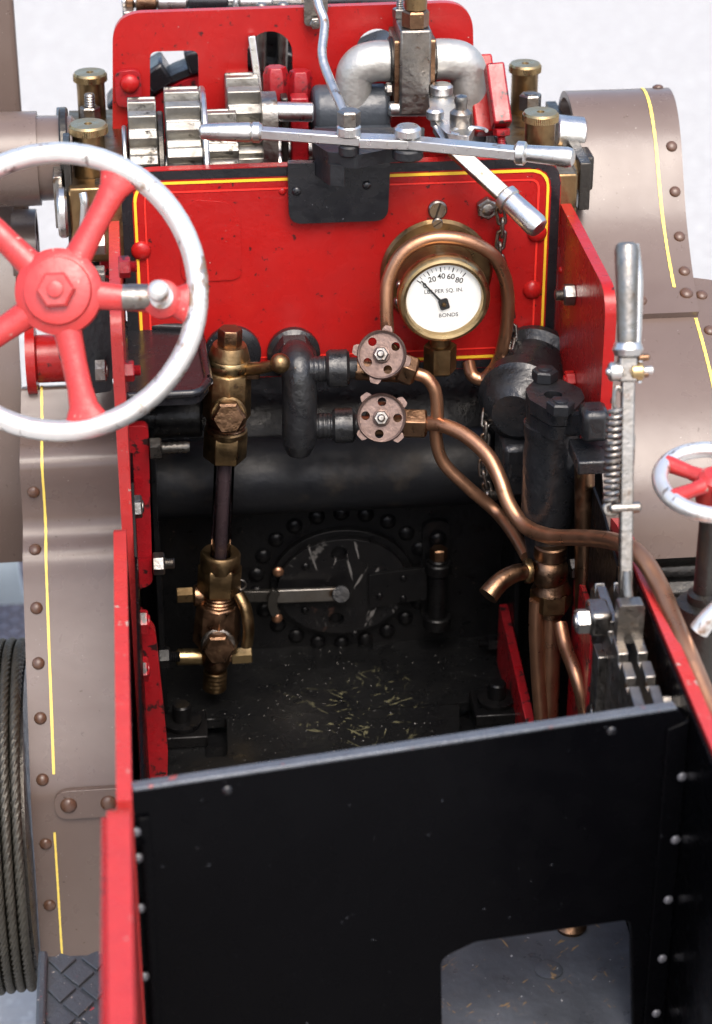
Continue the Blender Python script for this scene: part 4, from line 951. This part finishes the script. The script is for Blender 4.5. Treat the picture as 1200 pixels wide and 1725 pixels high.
# ---- brake lever with spring and quadrant
def lv(px, py):
    t = (py-410)/(1190-410); return aY(px, py, -1.85-.75*t)
BL = empty('brake_lever', lv(1052, 1100), E)
handle(lv(1057, 582), lv(1056, 408), .053, DULL, .044).build('lever_grip', None, BL)
B().use(STEEL).lathe([(.03, -.035), (.058, -.028), (.068, 0), (.058, .028), (.03, .035)], lv(1058, 588), lv(1056, 408)-lv(1058, 588), 30).build('grip_collar', None, BL)
B().use(STEEL).tube([lv(1074, 418)+YA*.05, lv(1078, 480)+YA*.05, lv(1076, 560)+YA*.05, lv(1074, 596)+YA*.03], [.018, .026, .026, .02], 14).build('trigger_rod', None, BL)
d_ = (lv(1056, 408)-lv(1052, 1000)).normalized()
B().use(DULL).box((0, 0, 0), (.08, .06, .11), M=frame(lv(1057, 622), d_, XA)).build('fork_block', None, BL, bevel=.008)
for px in (1037, 1072):
    v = lv(px, 626); B().use(STEEL if px < 1050 else BRASSB).cyl(v-XA*.03, v+XA*.03, .042, seg=24).build('fork_boss', None, BL)
v = lv(1040, 626); B().use(STEEL).cyl(v-XA*.05, v+XA*.16, .018).build('fork_pin', None, BL)
for px, py in ((1085, 602), (1084, 630)):
    v = lv(px, py); B().use(BRONZE).cyl(v-XA*.03, v+XA*.025, .016).build('cotter_pin', None, BL)
B().use(STEEL).tube([lv(1078, 590), lv(1079, 615), lv(1078, 645)], .010, 8).build('cotter_wire', None, BL)
B().use(DULL).bar(lv(1058, 640), lv(1053, 1010), .058, .045, YA).build('lever_bar', None, BL, bevel=.008)
B().use(DULL).tube([lv(1054, 960), lv(1055, 1000), lv(1060, 1040)], [.038, .05, .06], 14, flat=.6).build('lever_foot', None, BL)
sp0, sp1 = lv(1037, 688), lv(1029, 848); k = 15; pts = []
dd = (sp1-sp0); e1 = XA; e2 = dd.normalized().cross(e1).normalized()
for i in range(k*12+1):
    t = i/(k*12); a = t*k*2*math.pi; pts.append(sp0+dd*t+e1*(.030*math.cos(a))+e2*(.030*math.sin(a)))
SPR = B().use(DULL).tube(pts, .0095, 8, raw=True).build('coil_spring', None, BL)
B().use(DULL).tube([sp0, sp0+(lv(1040, 670)-sp0)*.5-XA*.01, lv(1036, 660), lv(1042, 652), lv(1048, 660)], .009, 8).build('spring_hook', None, SPR)
B().use(DULL).tube([sp1, lv(1020, 852), lv(1022, 864), lv(1036, 864), lv(1042, 852)], .012, 8).build('spring_hook', None, SPR)
v = lv(1042, 856); B().use(DULL).cyl(v-XA*.04, v+XA*.10, .025).build('spring_pin', None, BL)
B().use(DULL).bar(lv(1068, 738)+YA*.04, lv(1066, 790)+YA*.04, .02, .06, YA).build('trigger_guide', None, BL, bevel=.004)
# quadrant: two toothed sectors with the lever's foot between them
def top_z(y): return 1.492 - .09*(-2.15-y) - .045*max(0, -2.5-y)**2
def sector(xa, xb, m, name):
    ys = [-1.98, -2.08, -2.30]; up = [(-1.98, 1.30), (-2.02, 1.42), (-2.10, top_z(-2.10))]
    for y0, y1 in ((-2.12, -2.40), (-2.50, -2.635), (-2.685, -2.80), (-2.85, -3.02), (-3.07, -3.16)):
        up += [(y0, top_z(y0)-.05), (y0-.004, top_z(y0)), (y1+.004, top_z(y1)), (y1, top_z(y1)-.05)]
    return B().use(m).plate([(-3.16, .6), (-2.55, .7), (-2.42, 1.05), (-2.1, 1.18)][::1]+up, FX(xa), xb-xa).build(name, None, QD, bevel=.005)
QD = B().use(DULL).box((.985, -2.62, 1.12), (.05, .9, .35)).build('lever_quadrant', None, E, bevel=.01)
sector(.925, .972, DULL, 'toothed_sector'); sector(1.012, 1.058, DULL, 'toothed_sector')
v0, v1 = aY(1041, 1052, -2.54), aY(1085, 1052, -2.54)
B().use(DULL).plate(rpoly([(v0.x, 1.44), (v1.x, 1.44), (v1.x, 1.635), (v0.x, 1.635)], [.03, .03, .02, .02]), FY(-2.47), .07).build('latch_block', None, BL, bevel=.012)
B().use(DULL).box(aY(1008, 1040, -2.32), (.10, .16, .12)).build('quadrant_boss', None, QD, bevel=.02)
nut(aY(992, 1046, -2.34), -XA, QD, .058, .06, STEEL, kind='hex_bolt', spin=.3)
B().use(DULL).plate([(-2.30, .6), (-2.42, .6), (-2.42, 1.3), (-2.30, 1.3)], FX(.885), .045, [circ(-2.36, .98, .03, 16)]).build('quadrant_web', None, QD, bevel=.006)
nut(aY(1112, 1188, -2.9), XA, QD, .045, .05, DULL, kind='hex_bolt')

# ---- right: small handwheel on its column, gear, crank handle
hc = aY(1204, 812, -2.2); hn = (ZA+Vector((0, -.17, 0))).normalized(); HM = frame(hc, hn, XA)
HW = empty('brake_handwheel', hc, E)
Rh = U(hc, 92)
def hpt(a, r, h=0): return HM @ Vector((r*math.cos(rad(a)), r*math.sin(rad(a)), h))
B().use(STEELP).tube([hpt(i*8, Rh) for i in range(45)], .037, 20, raw=True, closed=True).build('wheel_rim', None, HW)
for a in (140, 205, 275, 345, 60):
    B().use(PINK).tube([hpt(a, .03), hpt(a, Rh*.5), hpt(a, Rh)], [.045, .032, .04], 12).build('spoke', None, HW)
B().use(PINK).lathe([(.06, -.12), (.075, -.1), (.075, .03), (.05, .05)], hc, hn, 24).build('wheel_hub', None, HW)
B().use(DULL).cyl(hc-hn*.08, hc-hn*.08-ZA*2.8, .05).build('brake_column', None, HW)
v = aY(1185, 1015, -2.2)
CL = B().use(DARKST).lathe([(.12, -.5), (.13, -.05), (.12, 0), (.075, .01), (.075, .05), (.05, .06), (.05, .6)], v, ZA, 30).build('column_sleeve', None, HW)
B().use(STEELP).tube(path([(1178, 1062, -2.6), (1195, 1040, -2.6), (1225, 1010, -2.6)]), [.045, .042, .036], 18).build('crank_handle', None, HW)
B().use(SOOT).box((1.75, .1, .55), (1.0, .5, 1.3)).build('gear_case', None, E, bevel=.03)
gp = B().use(DARKST); v = aY(1165, 960, -.9)
gp.gear((v.x-.2, v.y+.35, v.z-.3), XA, .55, .42, 18, .10); gp.build('dark_gear', None, E, bevel=.008)
B().use(DARKST).box((v.x-.32, v.y+.1, v.z), (.10, .3, .7)).build('gear_guard', None, E, bevel=.02)
B().use(RED2).box((v.x+.1, v.y+.15, v.z-.55), (.4, .1, .3)).build('red_block', None, E, bevel=.02)

# ---- lower left: step, chequer plate, canvas
st = [(aZ(x, y, -.3).x, aZ(x, y, -.3).y) for x, y in ((68, 1610), (182, 1606), (182, 1800), (66, 1800))]
SP = B().use(RUBBER).plate(st, Matrix.Translation((0, 0, -.36)), .056).build('step_tread', None, E, bevel=.006)
x_a, x_b = st[0][0]+.05, st[1][0]; y_a, y_b = st[0][1], st[2][1]
pd = .17
s = B().use(RUBBER)
for i in range(-3, 9):
    for j in range(-6, 9):
        cx_, cy_ = x_a+.05+(i+j)*pd*.5, y_a-.05+(i-j)*pd*.62
        if x_a-.02 < cx_ < x_b and y_b < cy_ < y_a+.02:
            h, k2 = pd*.5-.012, pd*.62-.014
            poly = [(cx_-h, cy_), (cx_, cy_-k2), (cx_+h, cy_), (cx_, cy_+k2)]
            poly = [(max(x_a-.01, min(x, x_b)), max(y_b, min(y, y_a-.005))) for x, y in poly]
            s.plate(poly, Matrix.Translation((0, 0, -.305)), .018)
s.build('tread_pattern', None, SP, bevel=.004)
B().use(RUBBER).box((st[0][0]+.015, (y_a+y_b)/2, -.30), (.045, y_a-y_b, .07)).build('tread_lip', None, SP, bevel=.014)

# winch drum and its wire rope
dcn = Vector((-2.1, -.55, -.72)); Rr = .90
WD = B().use(DARKST).lathe([(.1, -.45), (1.05, -.45), (1.05, -.40), (Rr-.05, -.40), (Rr-.05, .30), (.1, .31)], dcn, XA, 64).build('winch_drum', None, E)
s = B().use(ROPE); rr2 = .027; NT = 760
for off, layer, turns, pitch in ((.285, 0., 8, 2.0), (.285, .046, 7, 2.06)):
    pts = []
    for i in range(NT*turns):
        a = i*2*math.pi/NT; R_ = Rr+layer+.006*math.sin(i*.0071+layer*40)
        pts.append(dcn+Vector((off-(i/NT)*rr2*pitch+.006*math.sin(a*2+layer*30), math.cos(a)*R_, math.sin(a)*R_)))
    s.tube(pts, rr2, 18, raw=True, lobes=6, twist=-130., depth=.22)
ro = s.build('wire_rope', None, None, sharp=180)
ro['label'] = 'dark greased steel wire rope wound in close turns round the winch drum'; ro['category'] = 'wire rope'

# trailer deck and canvas beyond the left side
s = B().use(CHEQ); z_ = -2.4; dk = [aZ(-260, 915, z_), aZ(70, 915, z_), aZ(70, 1300, z_), aZ(-260, 1300, z_)]
s.plate([(v.x, v.y) for v in dk], Matrix.Translation((0, 0, z_-.1)), .1)
for i in range(34):
    for j in range(40):
        x_ = dk[1].x-.05-i*.085; y_ = dk[1].y-.05-j*.085
        if y_ < dk[2].y: break
        a = rad(45 if (i+j) % 2 else -45)
        s.box((x_, y_, z_+.006), (.075, .022, .014), a)
dko = s.build('trailer_deck', None, None); dko['label'] = 'purple grey chequered metal deck far below at the left edge'; dko['category'] = 'metal deck'
s = B().use(CLOTH); v = aY(-60, 880, 3.6)
pf = [(3.9, v.z-.8), (3.6, v.z-.35), (3.6, v.z+.05), (3.75, v.z+.32), (4.1, v.z+.34)]
s.sheet([(q.y, q.z) for q in smooth_path([(0, *q) for q in pf], 5)], v.x-1.0, aY(26, 880, 3.6).x, .08, 6)
co = s.build('canvas_cover', None, None, sharp=80); co['label'] = 'folded pale blue grey canvas lying beyond the left wheel'; co['category'] = 'canvas'
